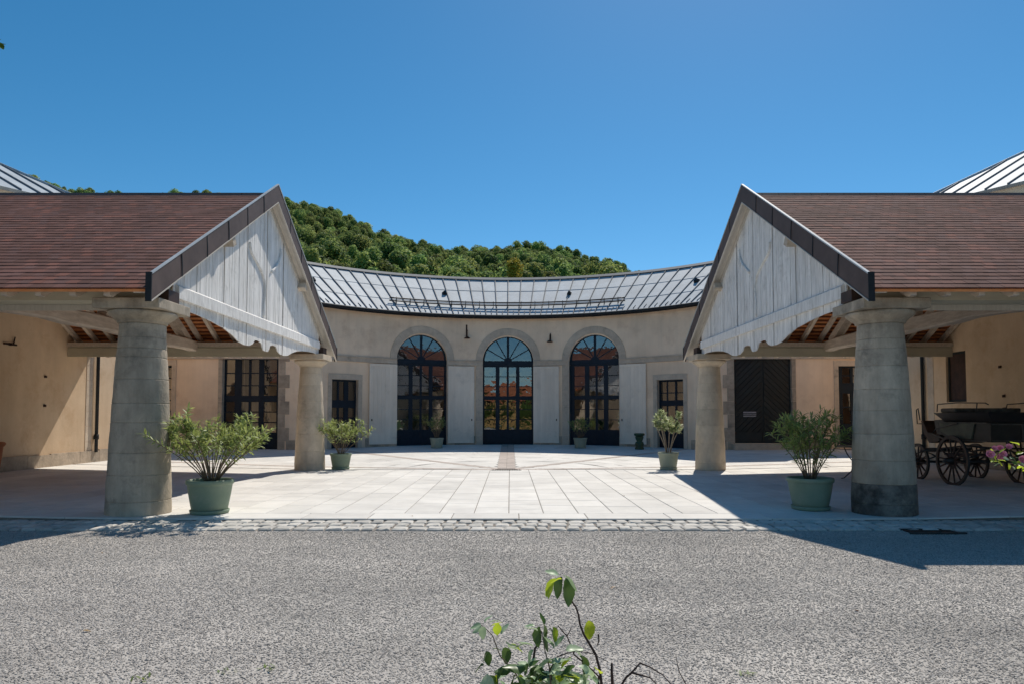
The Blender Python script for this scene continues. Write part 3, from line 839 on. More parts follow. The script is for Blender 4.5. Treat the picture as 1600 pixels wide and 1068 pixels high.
# iron lantern hooks
for k, (s_, z_) in enumerate(((sth(-10.77), 4.95), (sth(11.02), 4.80))):
    pm, w = chord(s_ - .2, s_ + .2, 0)
    x, y, z = pm(.2, z_, 0)
    t = thing('wall_bracket', ['rusty iron hook with a long stem between left and central arch', 'rusty iron hook with a short stem between central and right arch'][k], 'wall bracket', (x, y, z_), 'iron hooks between the arches')
    mb = MB(); mb.box(.17, .23, z_ - .12, z_ + (.38 if k == 0 else .12), .0, .03, mp=lambda a, b, c: pm(a, b, c)); obj('back_plate', mb, 'rust', t)
    mb = MB(); mb.tube([pm(.2, z_ + .08, .03), pm(.22, z_ + .14, .12), pm(.2, z_ + .05, .2), pm(.2, z_ - .14, .2)], .016, 6); obj('hook', mb, 'rust', t, smooth=True)
    mb = MB(); c = pm(.2, z_ - .2, .2); mb.lathe([(.02, .07), (.05, .05), (.13, 0), (.13, -.025), (.03, -.03)], c, 12); obj('dish', mb, 'rust', t, smooth=True)

# zinc roof: standing seam panels
RE = -.30   # eave is this far out (n = +.30)
def rf(s_or_a, r, lift=0.0, arc=True):
    z = 5.72 + (r - (RW - .30)) * .69 + lift * .82
    a = s_or_a
    rr = r - lift * .57
    return (CX + rr * sin(a), CY + rr * cos(a), z)
A0 = radians(58); NP = 40
rsteps = [RW - .30, RW + .62, RW + 1.72, RW + 2.8]
for i in range(NP):
    a = -A0 + 2 * A0 * i / NP; b = -A0 + 2 * A0 * (i + 1) / NP
    for j in range(3):
        r0, r1 = rsteps[j], rsteps[j + 1]
        mb = MB(); lf = .008 - .0  # small lap at the lower edge
        mb.hexa([rf(a, r0, -.02), rf(b, r0, -.02), rf(b, r1 + .03, -.03), rf(a, r1 + .03, -.03), rf(a, r0, .014), rf(b, r0, .014), rf(b, r1 + .03, -.002), rf(a, r1 + .03, -.002)])
        obj('zinc_panel', mb, 'zinc', bld)
for i in range(NP + 1):
    a = -A0 + 2 * A0 * i / NP
    mb = MB(); w0 = .016 / RW; w1 = .016 / (RW + 2.8)
    r0, r1 = rsteps[0], rsteps[3]
    mb.hexa([rf(a - w0, r0, .0), rf(a + w0, r0, .0), rf(a + w1, r1, -.01), rf(a - w1, r1, -.01), rf(a - w0, r0, .05), rf(a + w0, r0, .05), rf(a + w1, r1, .045), rf(a - w1, r1, .045)])
    obj('seam', mb, 'zinc_seam', bld)
# ridge cap, gutter, fascia, rear slope, wing roofs
NA = 70
capm = MB(); gut = MB(); fas = MB(); rear = MB()
for i in range(NA):
    a = -A0 + 2 * A0 * i / NA; b = -A0 + 2 * A0 * (i + 1) / NA
    R1 = rsteps[3]
    capm.hexa([rf(a, R1 - .09, .03), rf(b, R1 - .09, .03), rf(b, R1 + .12, -.05), rf(a, R1 + .12, -.05), rf(a, R1 - .09, .06), rf(b, R1 - .09, .06), rf(b, R1 + .1, .07), rf(a, R1 + .1, .07)])
    zt = 5.72 + 2.8 * .69 + .3 * .69
    rear.add([(CX + R1 * sin(a), CY + R1 * cos(a), zt), (CX + R1 * sin(b), CY + R1 * cos(b), zt), (CX + (RW + 5.3) * sin(b), CY + (RW + 5.3) * cos(b), 5.9), (CX + (RW + 5.3) * sin(a), CY + (RW + 5.3) * cos(a), 5.9)], [(0, 1, 2, 3)])
    P = lambda t, r, z: (CX + r * sin(t), CY + r * cos(t), z)
    fas.hexa([P(a, RW - .27, 5.56), P(b, RW - .27, 5.56), P(b, RW, 5.62), P(a, RW, 5.62), P(a, RW - .27, 5.68), P(b, RW - .27, 5.68), P(b, RW, 5.74), P(a, RW, 5.74)])
obj('ridge_cap', capm, 'zinc_seam', bld); obj('rear_roof', rear, 'zinc', bld, fix=False); obj('eave_board', fas, 'darkmetal', bld)
pts = [(CX + (RW - .36) * sin(-A0 + 2 * A0 * i / 60), CY + (RW - .36) * cos(-A0 + 2 * A0 * i / 60), 5.655) for i in range(61)]
gut = MB(); gut.tube(pts, .062, 8); obj('gutter', gut, 'darkmetal', bld, smooth=True)
for sg in (-1, 1):
    X0, X1 = sorted((sg * 10.6, sg * 14.8)); Y0 = CY + 6.0
    for i in range(12):
        xa = X0 + (X1 - X0) * i / 12; xb = X0 + (X1 - X0) * (i + 1) / 12
        mb = MB(); mb.hexa([(xa, Y0 - .3, 5.70), (xb, Y0 - .3, 5.70), (xb, Y0 + 2.2, 7.42), (xa, Y0 + 2.2, 7.42), (xa, Y0 - .3, 5.73), (xb, Y0 - .3, 5.73), (xb, Y0 + 2.2, 7.45), (xa, Y0 + 2.2, 7.45)])
        obj('zinc_panel', mb, 'zinc', bld)
        mb = MB(); mb.hexa([(xa, Y0 - .3, 5.73), (xa + .03, Y0 - .3, 5.73), (xa + .03, Y0 + 2.2, 7.45), (xa, Y0 + 2.2, 7.45), (xa, Y0 - .3, 5.78), (xa + .03, Y0 - .3, 5.78), (xa + .03, Y0 + 2.2, 7.5), (xa, Y0 + 2.2, 7.5)])
        obj('seam', mb, 'zinc_seam', bld)
    mb = MB(); mb.add([(X0, Y0 + 2.2, 7.44), (X1, Y0 + 2.2, 7.44), (X1, Y0 + 5.2, 5.6), (X0, Y0 + 5.2, 5.6)], [(0, 1, 2, 3)]); mb.box(X0, X1, Y0 - .28, Y0 - .002, 5.55, 5.69)
    obj('wing_rear_roof', mb, 'zinc', bld)
# snow guard rails and hooks
ga0, ga1 = radians(-30.3), radians(29.9)
for (r_, lf) in ((RW + .38, .20), (RW + .34, .09)):
    mb = MB(); mb.tube([rf(ga0 + (ga1 - ga0) * k / 50, r_, lf) for k in range(51)], .03, 6); obj('snow_rail', mb, 'carblack', bld, smooth=True)
for k in range(17):
    a = ga0 + (ga1 - ga0) * (k + .5) / 17; w_ = .010 / RW
    mb = MB(); r0 = RW + .26; r1 = RW + .36
    mb.hexa([rf(a - w_, r0, .01), rf(a + w_, r0, .01), rf(a + w_, r1, .01), rf(a - w_, r1, .01), rf(a - w_, r0 + .1, .21), rf(a + w_, r0 + .1, .21), rf(a + w_, r0 + .16, .24), rf(a - w_, r0 + .16, .24)])
    obj('rail_bracket', mb, 'carblack', bld)
mb = MB()
for i in range(NP):
    a = -A0 + 2 * A0 * (i + .5) / NP; w_ = .008 / RW
    mb.hexa([rf(a - w_, RW - .28, .014), rf(a + w_, RW - .28, .014), rf(a + w_, RW + .02, .012), rf(a - w_, RW + .02, .012), rf(a - w_, RW - .22, .05), rf(a + w_, RW - .22, .05), rf(a + w_, RW + .0, .03), rf(a - w_, RW + .0, .03)])
o = obj('snow_hooks', mb, 'zinc_seam', bld); o['kind'] = 'stuff'
for a in (-46.5, -15.2, 14.6, 45.0):
    a = radians(a); mb = MB(); w_ = .085 / RW; r = RW + 1.35
    mb.hexa([rf(a - w_, r - .09, .0), rf(a + w_, r - .09, .0), rf(a + w_, r + .12, .0), rf(a - w_, r + .12, .0), rf(a - w_ * .8, r - .10, .10), rf(a + w_ * .8, r - .10, .10), rf(a + w_ * .2, r + .0, .17), rf(a - w_ * .2, r + .0, .17)])
    obj('roof_vent', mb, 'darkmetal', bld)
# downpipe beside the left glazed door hidden in photo is left out; thin crack-like cable line on string course is skipped

# ------------------------------------------------------------------ side buildings
def side_building(s):
    L = 'left' if s < 0 else 'right'
    t = thing('side_building', 'warm plastered side building, %s' % ('its wall half in sunlight behind the terracotta planter' if s < 0 else 'with the horse carriage parked before it'), 'building', (s * WALLX, 15, 0), 'buildings flanking the court')
    Z0 = 6.35
    WX = 18.5
    win = (17.55, 18.35, 1.80, 3.12) if s > 0 else None
    mb = MB()
    def q(a, b, c, d): mb.add([a, b, c, d], [(0, 1, 2, 3)])
    y0, y1 = 5.0, 22.5
    if win:
        a, b, c, d = win
        for (ya, yb, za, zb) in ((y0, a, -.2, Z0), (b, y1, -.2, Z0), (a, b, -.2, c), (a, b, d, Z0)):
            q((s * WALLX, ya, za), (s * WALLX, yb, za), (s * WALLX, yb, zb), (s * WALLX, ya, zb))
        for (pa, pb) in (((a, c), (b, c)), ((b, c), (b, d)), ((b, d), (a, d)), ((a, d), (a, c))):
            q((s * WALLX, *pa), (s * WALLX, *pb), (s * (WALLX + .2), *pb), (s * (WALLX + .2), *pa))
    else: q((s * WALLX, y0, -.2), (s * WALLX, y1, -.2), (s * WALLX, y1, Z0), (s * WALLX, y0, Z0))
    q((s * WALLX, y1, -.2), (s * WX, y1, -.2), (s * WX, y1, Z0), (s * WALLX, y1, Z0))
    q((s * WALLX, y0, -.2), (s * WX, y0, -.2), (s * WX, y0, Z0), (s * WALLX, y0, Z0))
    q((s * WX, y0, -.2), (s * WX, y1, -.2), (s * WX, y1, Z0), (s * WX, y0, Z0))
    obj('wall', mb, 'plaster_warm', t, fix=False)
    if win:
        a, b, c, d = win; x0, x1 = sorted((s * (WALLX + .06), s * (WALLX + .12)))
        mb = MB()
        for (ya, yb, za, zb) in ((a, a + .06, c, d), (b - .06, b, c, d), (a + .06, b - .06, c, c + .06), (a + .06, b - .06, d - .06, d)): mb.box(x0, x1, ya, yb, za, zb)
        f = obj('window_frame', mb, 'greenpaint', t)
        for k in range(4):  # brown boards added in place of glass so the window stays dark
            ya = a + .06 + (b - a - .12) * k / 4; yb = a + .06 + (b - a - .12) * (k + 1) / 4
            mb = MB(); mb.box(s * (WALLX + .08), s * (WALLX + .10), ya + .002, yb - .002, c + .06, d - .06); obj('dark_window_board', mb, 'carbrown', f)
        mb = MB(); mb.box(s * (WALLX + .21), s * (WALLX + .9), a, b, c, d); mb.f = mb.f[:5] if s < 0 else [mb.f[i] for i in (0, 1, 2, 3, 4)]; mb.mi = mb.mi[:5]
        obj('window_recess', mb, 'interior', t, fix=False)
    # plinth
    y = 12.6
    while y < y1 - .1:
        L_ = random.uniform(.8, 1.2); ye = min(y + L_, y1)
        xx = sorted((s * (WALLX - .045 - random.uniform(0, .008)), s * (WALLX + .02)))
        h = gz(WALLX, min(ye, 22)) + .33 + random.uniform(-.02, .02)
        mb = MB(); mb.box(xx[0], xx[1], y + .004, ye - .004, -.1, h); obj('plinth_stone', mb, 'plinth', t); y = ye
    # quoins and pipe at the joint of two walls
    z = .3; k = 0
    while z < Z0 - .2:
        w = .27; xx = sorted((s * (WALLX - .012), s * (WALLX + .02)))
        mb = MB(); mb.box(xx[0], xx[1], 19.16 - w, 19.16, z + .004, z + .42); obj('quoin', mb, 'limestone', t); z += .424; k += 1
    mb = MB(); mb.tube([(s * (WALLX - .07), 19.3, .42), (s * (WALLX - .07), 19.3, Z0 - .1)], .045, 10); p = obj('drainpipe', mb, 'darkmetal', t, smooth=True)
    mb = MB(); mb.tube([(s * (WALLX - .07), 19.3, .78), (s * (WALLX - .07), 19.3, .92)], .065, 10); obj('pipe_collar', mb, 'darkmetal', p, smooth=True)
    # rusty wall anchors
    for (yy, zz) in ((15.95, 3.1), (17.2, 2.42), (17.2, 1.69)) if s < 0 else ((16.3, 2.6), (16.2, 1.9), (16.2, 1.6)):
        xx = sorted((s * (WALLX - .04), s * WALLX))
        mb = MB(); mb.box(xx[0], xx[1], yy - .03, yy + .03, zz - .03, zz + .03)
        if s < 0 and zz > 3: mb.box(xx[0], xx[1], yy - .2, yy + .2, zz - .02, zz + .02); mb.tube([(xx[1] - .02, yy + .1, zz), (xx[1], yy + .12, zz + .18)], .015, 6)
        obj('wall_anchor', mb, 'rust', t)
    mb = MB(); x0, x1 = sorted((s * 11.6, s * (WX + .2))); mb.box(x0, x1, y0 - .1, y1 + .1, Z0, Z0 + .08); obj('flat_roof', mb, 'zinc', t)
    return t
sideb = {s: side_building(s) for s in (-1, 1)}

# taller pavilions behind, turned 35 degrees, with pyramid zinc roofs
def pavilion(s):
    p = .43 if s < 0 else .46
    c, q = cos(radians(35)), sin(radians(35))
    d = Vector((-c, q)); e = Vector((q, c))          # up-slope and along-eave directions (left-hand case)
    Bp = Vector((-15.5, 24.0)) if s < 0 else Vector((-15.2, 24.2))
    zB = 9.22 if s < 0 else 9.35
    h = d + e * -.24
    B0 = Bp - h * 1.6; z0 = zB - p * 1.6
    E1 = B0 - e * 15; 
    # apex where the hips from both ends of the eave meet
    tt = 8.5; A = B0 + h * tt; zA = z0 + p * tt
    def W3(v, z): return (-s * -1 * v.x if s < 0 else -v.x, v.y, z)
    W3 = (lambda v, z: (v.x, v.y, z)) if s < 0 else (lambda v, z: (-v.x, v.y, z))
    t = thing('pavilion', 'taller pavilion with ribbed zinc pyramid roof rising behind the %s tiled porch' % ('left' if s < 0 else 'right'), 'pavilion', W3(B0, 0), 'zinc roofed pavilions')
    B2 = B0 + d * 17; E2 = E1 + d * 17
    mb = MB(); mb.add([W3(B0, z0), W3(E1, z0), W3(E2, z0), W3(B2, z0), W3(A, zA)], [(0, 1, 4), (1, 2, 4), (2, 3, 4), (3, 0, 4), (3, 2, 1, 0)]); obj('roof', mb, 'zinc', t)
    ins = [B0 + d * .4 - e * .4, E1 + d * .4 + e * .4, E2 - d * .4 + e * .4, B2 - d * .4 - e * .4]
    mb = MB(); mb.add([W3(v, -.1) for v in ins] + [W3(v, z0) for v in ins], [(0, 1, 5, 4), (1, 2, 6, 5), (2, 3, 7, 6), (3, 0, 4, 7)]); obj('wall', mb, 'plaster', t)
    k = 0
    while k * .62 < 15:
        w = .1 + k * .62; k += 1
        # seam from the eave at B0 - e*w up to the hip through B0 (or the far hip)
        t1 = w / .24; 
        la = tt; 
        # hip from B0: along h ; hip from E1: line E1->A
        up = min(t1, 99)
        # intersection with line E1-A
        v = A - E1; den = d.x * v.y - d.y * v.x
        o = E1 - (B0 - e * w)
        up2 = (o.x * v.y - o.y * v.x) / den if abs(den) > 1e-6 else 99
        L = min(up, up2)
        if L < .3: continue
        P0 = B0 - e * w; P1 = P0 + d * L; hw = e * .016
        mb = MB(); mb.hexa([W3(P0 - hw, z0), W3(P0 + hw, z0), W3(P1 + hw, z0 + p * L), W3(P1 - hw, z0 + p * L), W3(P0 - hw, z0 + .06), W3(P0 + hw, z0 + .06), W3(P1 + hw, z0 + p * L + .06), W3(P1 - hw, z0 + p * L + .06)])
        obj('seam', mb, 'zinc_seam', t)
    mb = MB(); mb.tube([W3(B0, z0 + .03), W3(A, zA + .03)], .05, 6); mb.tube([W3(E1, z0 + .03), W3(A, zA + .03)], .05, 6); obj('hip_cap', mb, 'zinc', t)
for s in (-1, 1): pavilion(s)

# ------------------------------------------------------------------ columns
def column(x, y, mat, label, drums, rb, rt, base_dark=False, H=3.08):
    t = thing('stone_column', label, 'column', (x, y, 0), 'stone columns carrying the two porch roofs')
    zt = H - .33
    zs = [0]
    tot = sum(drums)
    for d in drums: zs.append(zs[-1] + d / tot * zt)
    def rad(z): u = z / zt; return rb + (rt - rb) * (u ** 1.2) + .008 * sin(pi * u)
    for i in range(len(drums)):
        a, b = zs[i], zs[i + 1]; mb = MB(); K = 40
        e = .0028
        prof = [(rad(a) - .006, a + (0.0 if i else -.1)), (rad(a) - .005, a + .0025), (rad(a), a + .006), (rad(a + .014), a + .014)] + [(rad(a + (b - a) * q), a + (b - a) * q) for q in (.25, .5, .75)] + [(rad(b - .012), b - .012), (rad(b), b - .003), (rad(b) - .005, b - .0005)]
        mb.lathe(prof, (0, 0, 0), K)
        vs = []
        off = x * 3 + y
        for v in mb.v:
            n1 = mnoise.noise(Vector((v[0] * 3 + off, v[1] * 3, v[2] * 5 + x))) * .006 + mnoise.noise(Vector((v[0] * 11 + off, v[1] * 11, v[2] * 14 + x))) * .004
            r = hypot(v[0], v[1]) or 1
            vs.append((x + v[0] * (1 + n1 / r), y + v[1] * (1 + n1 / r), v[2]))
        mb.v = vs
        obj('drum', mb, 'column_dark' if (base_dark and i < 2) else mat, t, smooth=True, fix=False)
    k = .91 / .91
    mb = MB(); r = rt
    mb.lathe([(r - .01, zt), (r + .03, zt + .012), (r + .03, zt + .04), (r + .045, zt + .045), (r + .10, zt + .09), (r + .15, zt + .13), (r + .16, zt + .16), (r + .14, zt + .178)], (x, y, 0), 40)
    obj('echinus', mb, mat, t, smooth=True)
    hs = rt + .17
    mb = MB(); mb.box(x - hs, x + hs, y - hs, y + hs, zt + .18, H)
    a = obj('abacus', mb, mat, t)
    bv = a.modifiers.new('bevel', 'BEVEL'); bv.width = .012; bv.segments = 2
    return t
MAT['column_dark'] = M('column_stone_damp', (.26, .235, .20), (.10, .095, .085), 3.0, .85, .014, 18, isl=.1, stain=(.035, .035, .033), stain_pos=(.45, .66), stain_scale=2.5)
COLX = 5.38; CYN, CYF = 10.03, 18.27
column(-5.42, CYN, 'column', 'thick grey stone column at front left beside the big oleander pot', [.7, 1.3, 1.1, 1.5, .95, 1.2, 1.1, .45, .55, .7], .435, .305)
column(5.46, CYN, 'column', 'thick stone column at front right with a dark damp foot', [.6, 1.0, 1.2, 1.35, 1.2, 1.1, 1.2, .9, .5, .8], .435, .305, base_dark=True)
column(-5.34, CYF, 'column_pale', 'slimmer pale column at the far end of the left porch', [.5, .9, 1.3, 1.2, 1.2, 1.2, .9, .5], .395, .275, H=3.06)
column(5.34, CYF, 'column_pale', 'slimmer pale column at the far end of the right porch', [.6, 1.5, 1.4, 1.3, 1.3, .7, .7, .6], .395, .275, H=3.06)

# ------------------------------------------------------------------ porches (the two halls)
UV0 = 4.87          # verge plane
YR, ZR = 14.15, 6.20
YE = 9.22; SL = (6.20 - 3.29) / (14.15 - 9.22)
PA = math.atan(SL)
SLEN = (YR - YE) / cos(PA)

tmb = MB()   # one tile: x width .168, local y up-slope length .26, thickness .014
tw = .166; tl = .27
g = .0
tmb.box(-tw / 2 + .0015, tw / 2 - .0015, 0, tl, 0, .016)
tmb.mi = [1, 0, 0, 0, 0, 0]
tile_me = mesh('roof_tile', tmb, ['tile', 'tileunder'])

def porch(s):
    L = 'left' if s < 0 else 'right'
    t = thing('open_porch', 'open brown tiled porch roof with white boarded gable on the %s of the court' % L, 'porch', (s * 8.3, YR, 0), 'tiled porches facing each other')
    expo = .158
    rows = int(SLEN / expo) + 1
    # tiles
    for slope in (-1, 1):
        indiv = []; restm = MB()
        for r in range(rows):
            d = r * expo
            if d > SLEN - .06: break
            n = int((WALLX - UV0 - .1) / tw) + 1
            for c in range(n):
                u = UV0 + .032 + (c + (.5 if r % 2 else 0)) * tw + tw / 2
                if u > WALLX - .0: continue
                ln = min(tl, SLEN - d)
                yy = YE + d * cos(PA); zz = 3.13 + d * sin(PA)
                jx = random.uniform(-.0015, .0015); jt = random.uniform(-.004, .004); jz = random.uniform(0, .003)
                if slope == 1: yy = 2 * YR - yy
                rot = Matrix.Rotation(PA - .055 + jt if slope == -1 else 0, 4, 'X') if slope == -1 else Matrix.Rotation(pi, 4, 'Z') @ Matrix.Rotation(PA - .055 + jt, 4, 'X')
                m4 = Matrix.Translation((s * u + jx, yy, zz + .012 + jz)) @ rot
                if slope == -1: indiv.append((yy + abs(u) * .25, m4, ln))
                else: restm_add(restm, m4, ln)
        if slope == -1:
            indiv.sort(key=lambda q: q[0])
            for k, (_, m4, ln) in enumerate(indiv):
                if k < 300: inst('roof_tile', tile_me, t, m4)
                else: restm_add(restm, m4, ln)
        o = obj('roof_tiles_rest', restm, ['tile', 'tileunder'], t, fix=False); o['kind'] = 'stuff'
    # ridge tiles
    u = UV0 + .05
    while u < WALLX:
        mb = MB(); x0, x1 = sorted((s * u, s * (u + .34)))
        P = [(YR - .13, ZR - .21), (YR - .06, ZR - .125), (YR, ZR - .105), (YR + .06, ZR - .125), (YR + .13, ZR - .21), (YR, ZR - .16)]
        mb.prism(P, lambda a, b: (x0 + .003, a, b), lambda a, b: (x1 - .003, a, b)); obj('ridge_tile', mb, 'brownmetal', t); u += .34
    # battens and rafters
    for slope in (-1, 1):
        mb = MB()
        def sp(d, off): # distance up slope, offset below roof plane
            y = YE + d * cos(PA) + off * sin(PA); z = 3.13 + d * sin(PA) - off * cos(PA)
            if slope == 1: y = 2 * YR - y
            return y, z
        for r in range(rows):
            d = r * expo + .10
            if d > SLEN - .05: break
            ps = [sp(d, .010), sp(d + .035, .010), sp(d + .035, .036), sp(d, .036)]
            x0, x1 = sorted((s * (UV0 + .10), s * WALLX))
            mb.prism(ps, lambda a, b: (x0, a, b), lambda a, b: (x1, a, b))
        o = obj('battens', mb, 'battens', t); o['kind'] = 'stuff'
        u = UV0 + .62
        while u < WALLX - .06:
            mb = MB(); x0, x1 = s * u, s * (u + .085)
            ps = [sp(.06, .037), sp(SLEN - .02, .037), sp(SLEN - .02, .15), sp(.10, .15), sp(.03, .10)]
            mb.prism(ps, lambda a, b: (x0, a, b), lambda a, b: (x1, a, b)); obj('rafter', mb, 'rafterwood', t); u += .47
        # eave board (thin rusty strip) under the lowest tiles
        mb = MB(); ps = [sp(-.0, .0), sp(.10, .0), sp(.10, .036), sp(.0, .036)]
        x0, x1 = sorted((s * (UV0 + .10), s * WALLX)); mb.prism(ps, lambda a, b: (x0, a, b), lambda a, b: (x1, a, b)); obj('eave_strip', mb, 'tileunder', t)
        # architrave on the columns: two steps
        yc = CYN if slope == -1 else CYF; out = -1 if slope == -1 else 1
        x0, x1 = sorted((s * (UV0 + .26), s * (WALLX - .002)))
        ya, yb = sorted((yc + out * .19, yc - out * .19))
        mb = MB(); mb.box(x0, x1, ya, yb, 3.085, 3.26); obj('architrave', mb, 'olivepaint', t)
        mb = MB(); ya, yb = sorted((yc + out * .25, yc - out * .25)); mb.box(x0, x1, ya, yb, 3.262, 3.37); obj('wall_plate', mb, 'olivepaint' if slope == -1 else 'rafterwood', t)
        if slope == 1:
            mb = MB(); mb.box(x0, x1, CYF - .22, CYF - .19, 3.0, 3.22); obj('fascia_board', mb, 'olivepaint', t)
        else:
            mb = MB(); mb.box(x0, x1, CYN + .2, CYN + .23, 3.0, 3.12); obj('fascia_board', mb, 'soffit', t)
        # purlin
        mb = MB(); ps = [sp(SLEN * .53, .152), sp(SLEN * .53 + .14, .152), sp(SLEN * .53 + .14, .31), sp(SLEN * .53, .31)]
        x0, x1 = sorted((s * (UV0 + .03), s * WALLX)); mb.prism(ps, lambda a, b: (x0, a, b), lambda a, b: (x1, a, b)); obj('purlin', mb, 'rafterwood', t)
        # soffit boards under the verge overhang
        nb = 4
        for k in range(nb):
            ua = UV0 + .03 + k * .062; mb = MB(); x0, x1 = sorted((s * (ua + .001), s * (ua + .061)))
            ps = [sp(.02, .040), sp(SLEN - .01, .040), sp(SLEN - .01, .062), sp(.02, .062)]
            mb.prism(ps, lambda a, b: (x0, a, b), lambda a, b: (x1, a, b)); obj('soffit_board', mb, 'soffit', t)
        # barge boards in brown metal lengths
        NB = 6
        for k in range(NB):
            d0 = -.03 + (SLEN + .03) * k / NB; d1 = -.03 + (SLEN + .03) * (k + 1) / NB
            def bp(d, zoff):
                y = YE + d * cos(PA); z = 3.29 + d * sin(PA) + zoff
                if slope == 1: y = 2 * YR - y
                return y, z
            ps = [bp(d0, .06), bp(d1, .06), bp(d1, -.30), bp(d0, -.30)]
            if k == NB - 1: ps = [bp(d0, .06), bp(d1, .06), bp(d1, -.30), bp(d0, -.30)]
            x0, x1 = s * (UV0 - .004 * (k % 2)), s * (UV0 + .028)
            mb = MB(); mb.prism(ps, lambda a, b: (x0, a, b), lambda a, b: (x1, a, b)); bb = obj('barge_board', mb, 'brownmetal', t)
            # folded joint
            if k:
                ps = [bp(d0 - .012, .062), bp(d0 + .012, .062), bp(d0 + .045, -.15), bp(d0 + .05, -.302), bp(d0 + .03, -.302), bp(d0 + .02, -.15)]
                xa = s * (UV0 - .010); mb = MB(); mb.prism(ps, lambda a, b: (xa, a, b), lambda a, b: (x1, a, b)); obj('folded_joint', mb, 'darkmetal', bb)
        # light drip edges
        ps = [bp(-.03, .06), bp(SLEN, .06), bp(SLEN, .082), bp(-.03, .082)]
        xa, xb = s * (UV0 - .014), s * (UV0 + .028); mb = MB(); mb.prism(ps, lambda a, b: (xa, a, b), lambda a, b: (xb, a, b)); obj('verge_flashing', mb, 'zinc', t)
        ps = [bp(-.03, -.318), bp(SLEN, -.318), bp(SLEN, -.302), bp(-.03, -.302)]
        xa, xb = s * (UV0 - .012), s * (UV0 + .028); mb = MB(); mb.prism(ps, lambda a, b: (xa, a, b), lambda a, b: (xb, a, b)); obj('drip_edge', mb, 'soffit', t)
        # end cap of the barge board at the eave
        y0 = YE - .03 * cos(PA); y0 = y0 if slope == -1 else 2 * YR - y0
        ya, yb = (y0 - .02, y0) if slope == -1 else (y0, y0 + .02)
        mb = MB(); x0, x1 = sorted((s * (UV0 - .012), s * (UV0 + .07))); mb.box(x0, x1, ya, yb, 2.96, 3.36); obj('barge_end', mb, 'darkmetal', t)
    # gable boards
    UB = 5.10
    prof = [(0, 2.76), (.13, 2.77), (.21, 2.84), (.24, 2.90), (.42, 2.935), (.62, 2.925), (.72, 2.84), (.9, 2.785), (1.15, 2.775), (1.4, 2.80), (1.7, 2.89), (2.1, 2.97), (2.6, 3.02), (3.1, 3.05), (3.5, 3.06), (3.75, 3.04), (4.0, 3.03)]
    def vz(y):
        v = abs(y - YR)
        for (a, za), (b, zb) in zip(prof[:-1], prof[1:]):
            if v <= b: return za + (zb - za) * (v - a) / (b - a)
        return 3.03
    def top(y): return ZR - abs(y - YR) * SL - .085
    y = YR - 3.92; bw = .108; k = 0
    posts = [-3.15, -2.1, -1.04, 0.02, 1.05, 2.05, 3.05]
    while y < YR + 3.9:
        y1 = min(y + bw, YR + 3.9)
        for p in posts:    # wider dark joints about every metre
            if y < YR + p < y1: y1 = YR + p; break
        gap = .0035
        wide = any(abs(y1 - (YR + p)) < 1e-6 for p in posts)
        a, b = y + gap, y1 - (.046 if wide else gap)
        if b - a > .02:
            n = 4; yy = [a + (b - a) * i / n for i in range(n + 1)]
            if a < YR < b: yy = sorted(yy + [YR])
            P = [(q, vz(q)) for q in yy] + [(q, top(q)) for q in reversed(yy)]
            th = random.uniform(-.003, .004)
            mb = MB(); mb.prism(P, lambda q, z: (s * (UB - .02 - th), q, z), lambda q, z: (s * UB, q, z)); obj('gable_board', mb, 'whitewood', t)
        y = y1
    mb = MB(); P = [(YR - 3.6, 3.15), (YR + 3.6, 3.15), (YR + 3.6, top(YR + 3.6) - .02), (YR, top(YR) - .03), (YR - 3.6, top(YR - 3.6) - .02)]
    mb.prism(P, lambda q, z: (s * (UB + .06), q, z), lambda q, z: (s * (UB + .08), q, z)); obj('gable_backing', mb, 'battens', t)  # dark sheet set back, its colour deepens the shade in the board gaps
    # sloping battens along the top of the boards
    for slope in (-1, 1):
        def tp(v, z): return (YR + slope * v, z)
        wd = .10 if slope < 0 else .24
        P = [tp(0.02, ZR - .12), tp(4.2, ZR - .12 - 4.2 * SL), tp(4.2, ZR - .12 - wd - 4.2 * SL), tp(.02, ZR - .12 - wd)]
        mb = MB(); mb.prism(P, lambda q, z: (s * (UB - .045), q, z), lambda q, z: (s * (UB - .026), q, z)); obj('raking_strip', mb, 'whitewood' if slope < 0 else 'soffit', t)
    # rail in two lengths with a top face that catches the light
    for (a, b) in ((YR - 3.86, YR - .10), (YR - .095, YR + 3.82)):
        mb = MB(); xo, xi = s * (UB - .075), s * (UB - .024)
        P = [(xo, 3.19), (xi, 3.19), (xi, 3.41), (xo, 3.375)]
        mb.prism(P, lambda q, z: (q, a, z), lambda q, z: (q, b, z)); obj('gable_rail', mb, 'whitewood', t)
    # carved mouldings
    for sgn in (-1, 1):
        crv = [(.98, 4.80), (.90, 4.62), (.52, 4.45), (.24, 4.28), (.14, 4.05), (.17, 3.72), (.17, 3.46)] if sgn < 0 else [(.80, 5.08), (.76, 4.92), (.60, 4.72), (.20, 4.45)]
        pts = [(s * (UB - .032), YR + sgn * a, z) for a, z in crv]
        # smooth the polyline
        sm = []
        for i in range(len(pts) - 1):
            for q in range(4):
                tq = q / 4; p0 = Vector(pts[max(i - 1, 0)]); p1 = Vector(pts[i]); p2 = Vector(pts[i + 1]); p3 = Vector(pts[min(i + 2, len(pts) - 1)])
                sm.append(.5 * ((2 * p1) + (p2 - p0) * tq + (2 * p0 - 5 * p1 + 4 * p2 - p3) * tq ** 2 + (3 * p1 - p0 - 3 * p2 + p3) * tq ** 3))
        sm.append(Vector(pts[-1]))
        mb = MB(); mb.tube(sm, .028, 6); obj('carved_moulding', mb, 'whitewood', t, smooth=True)
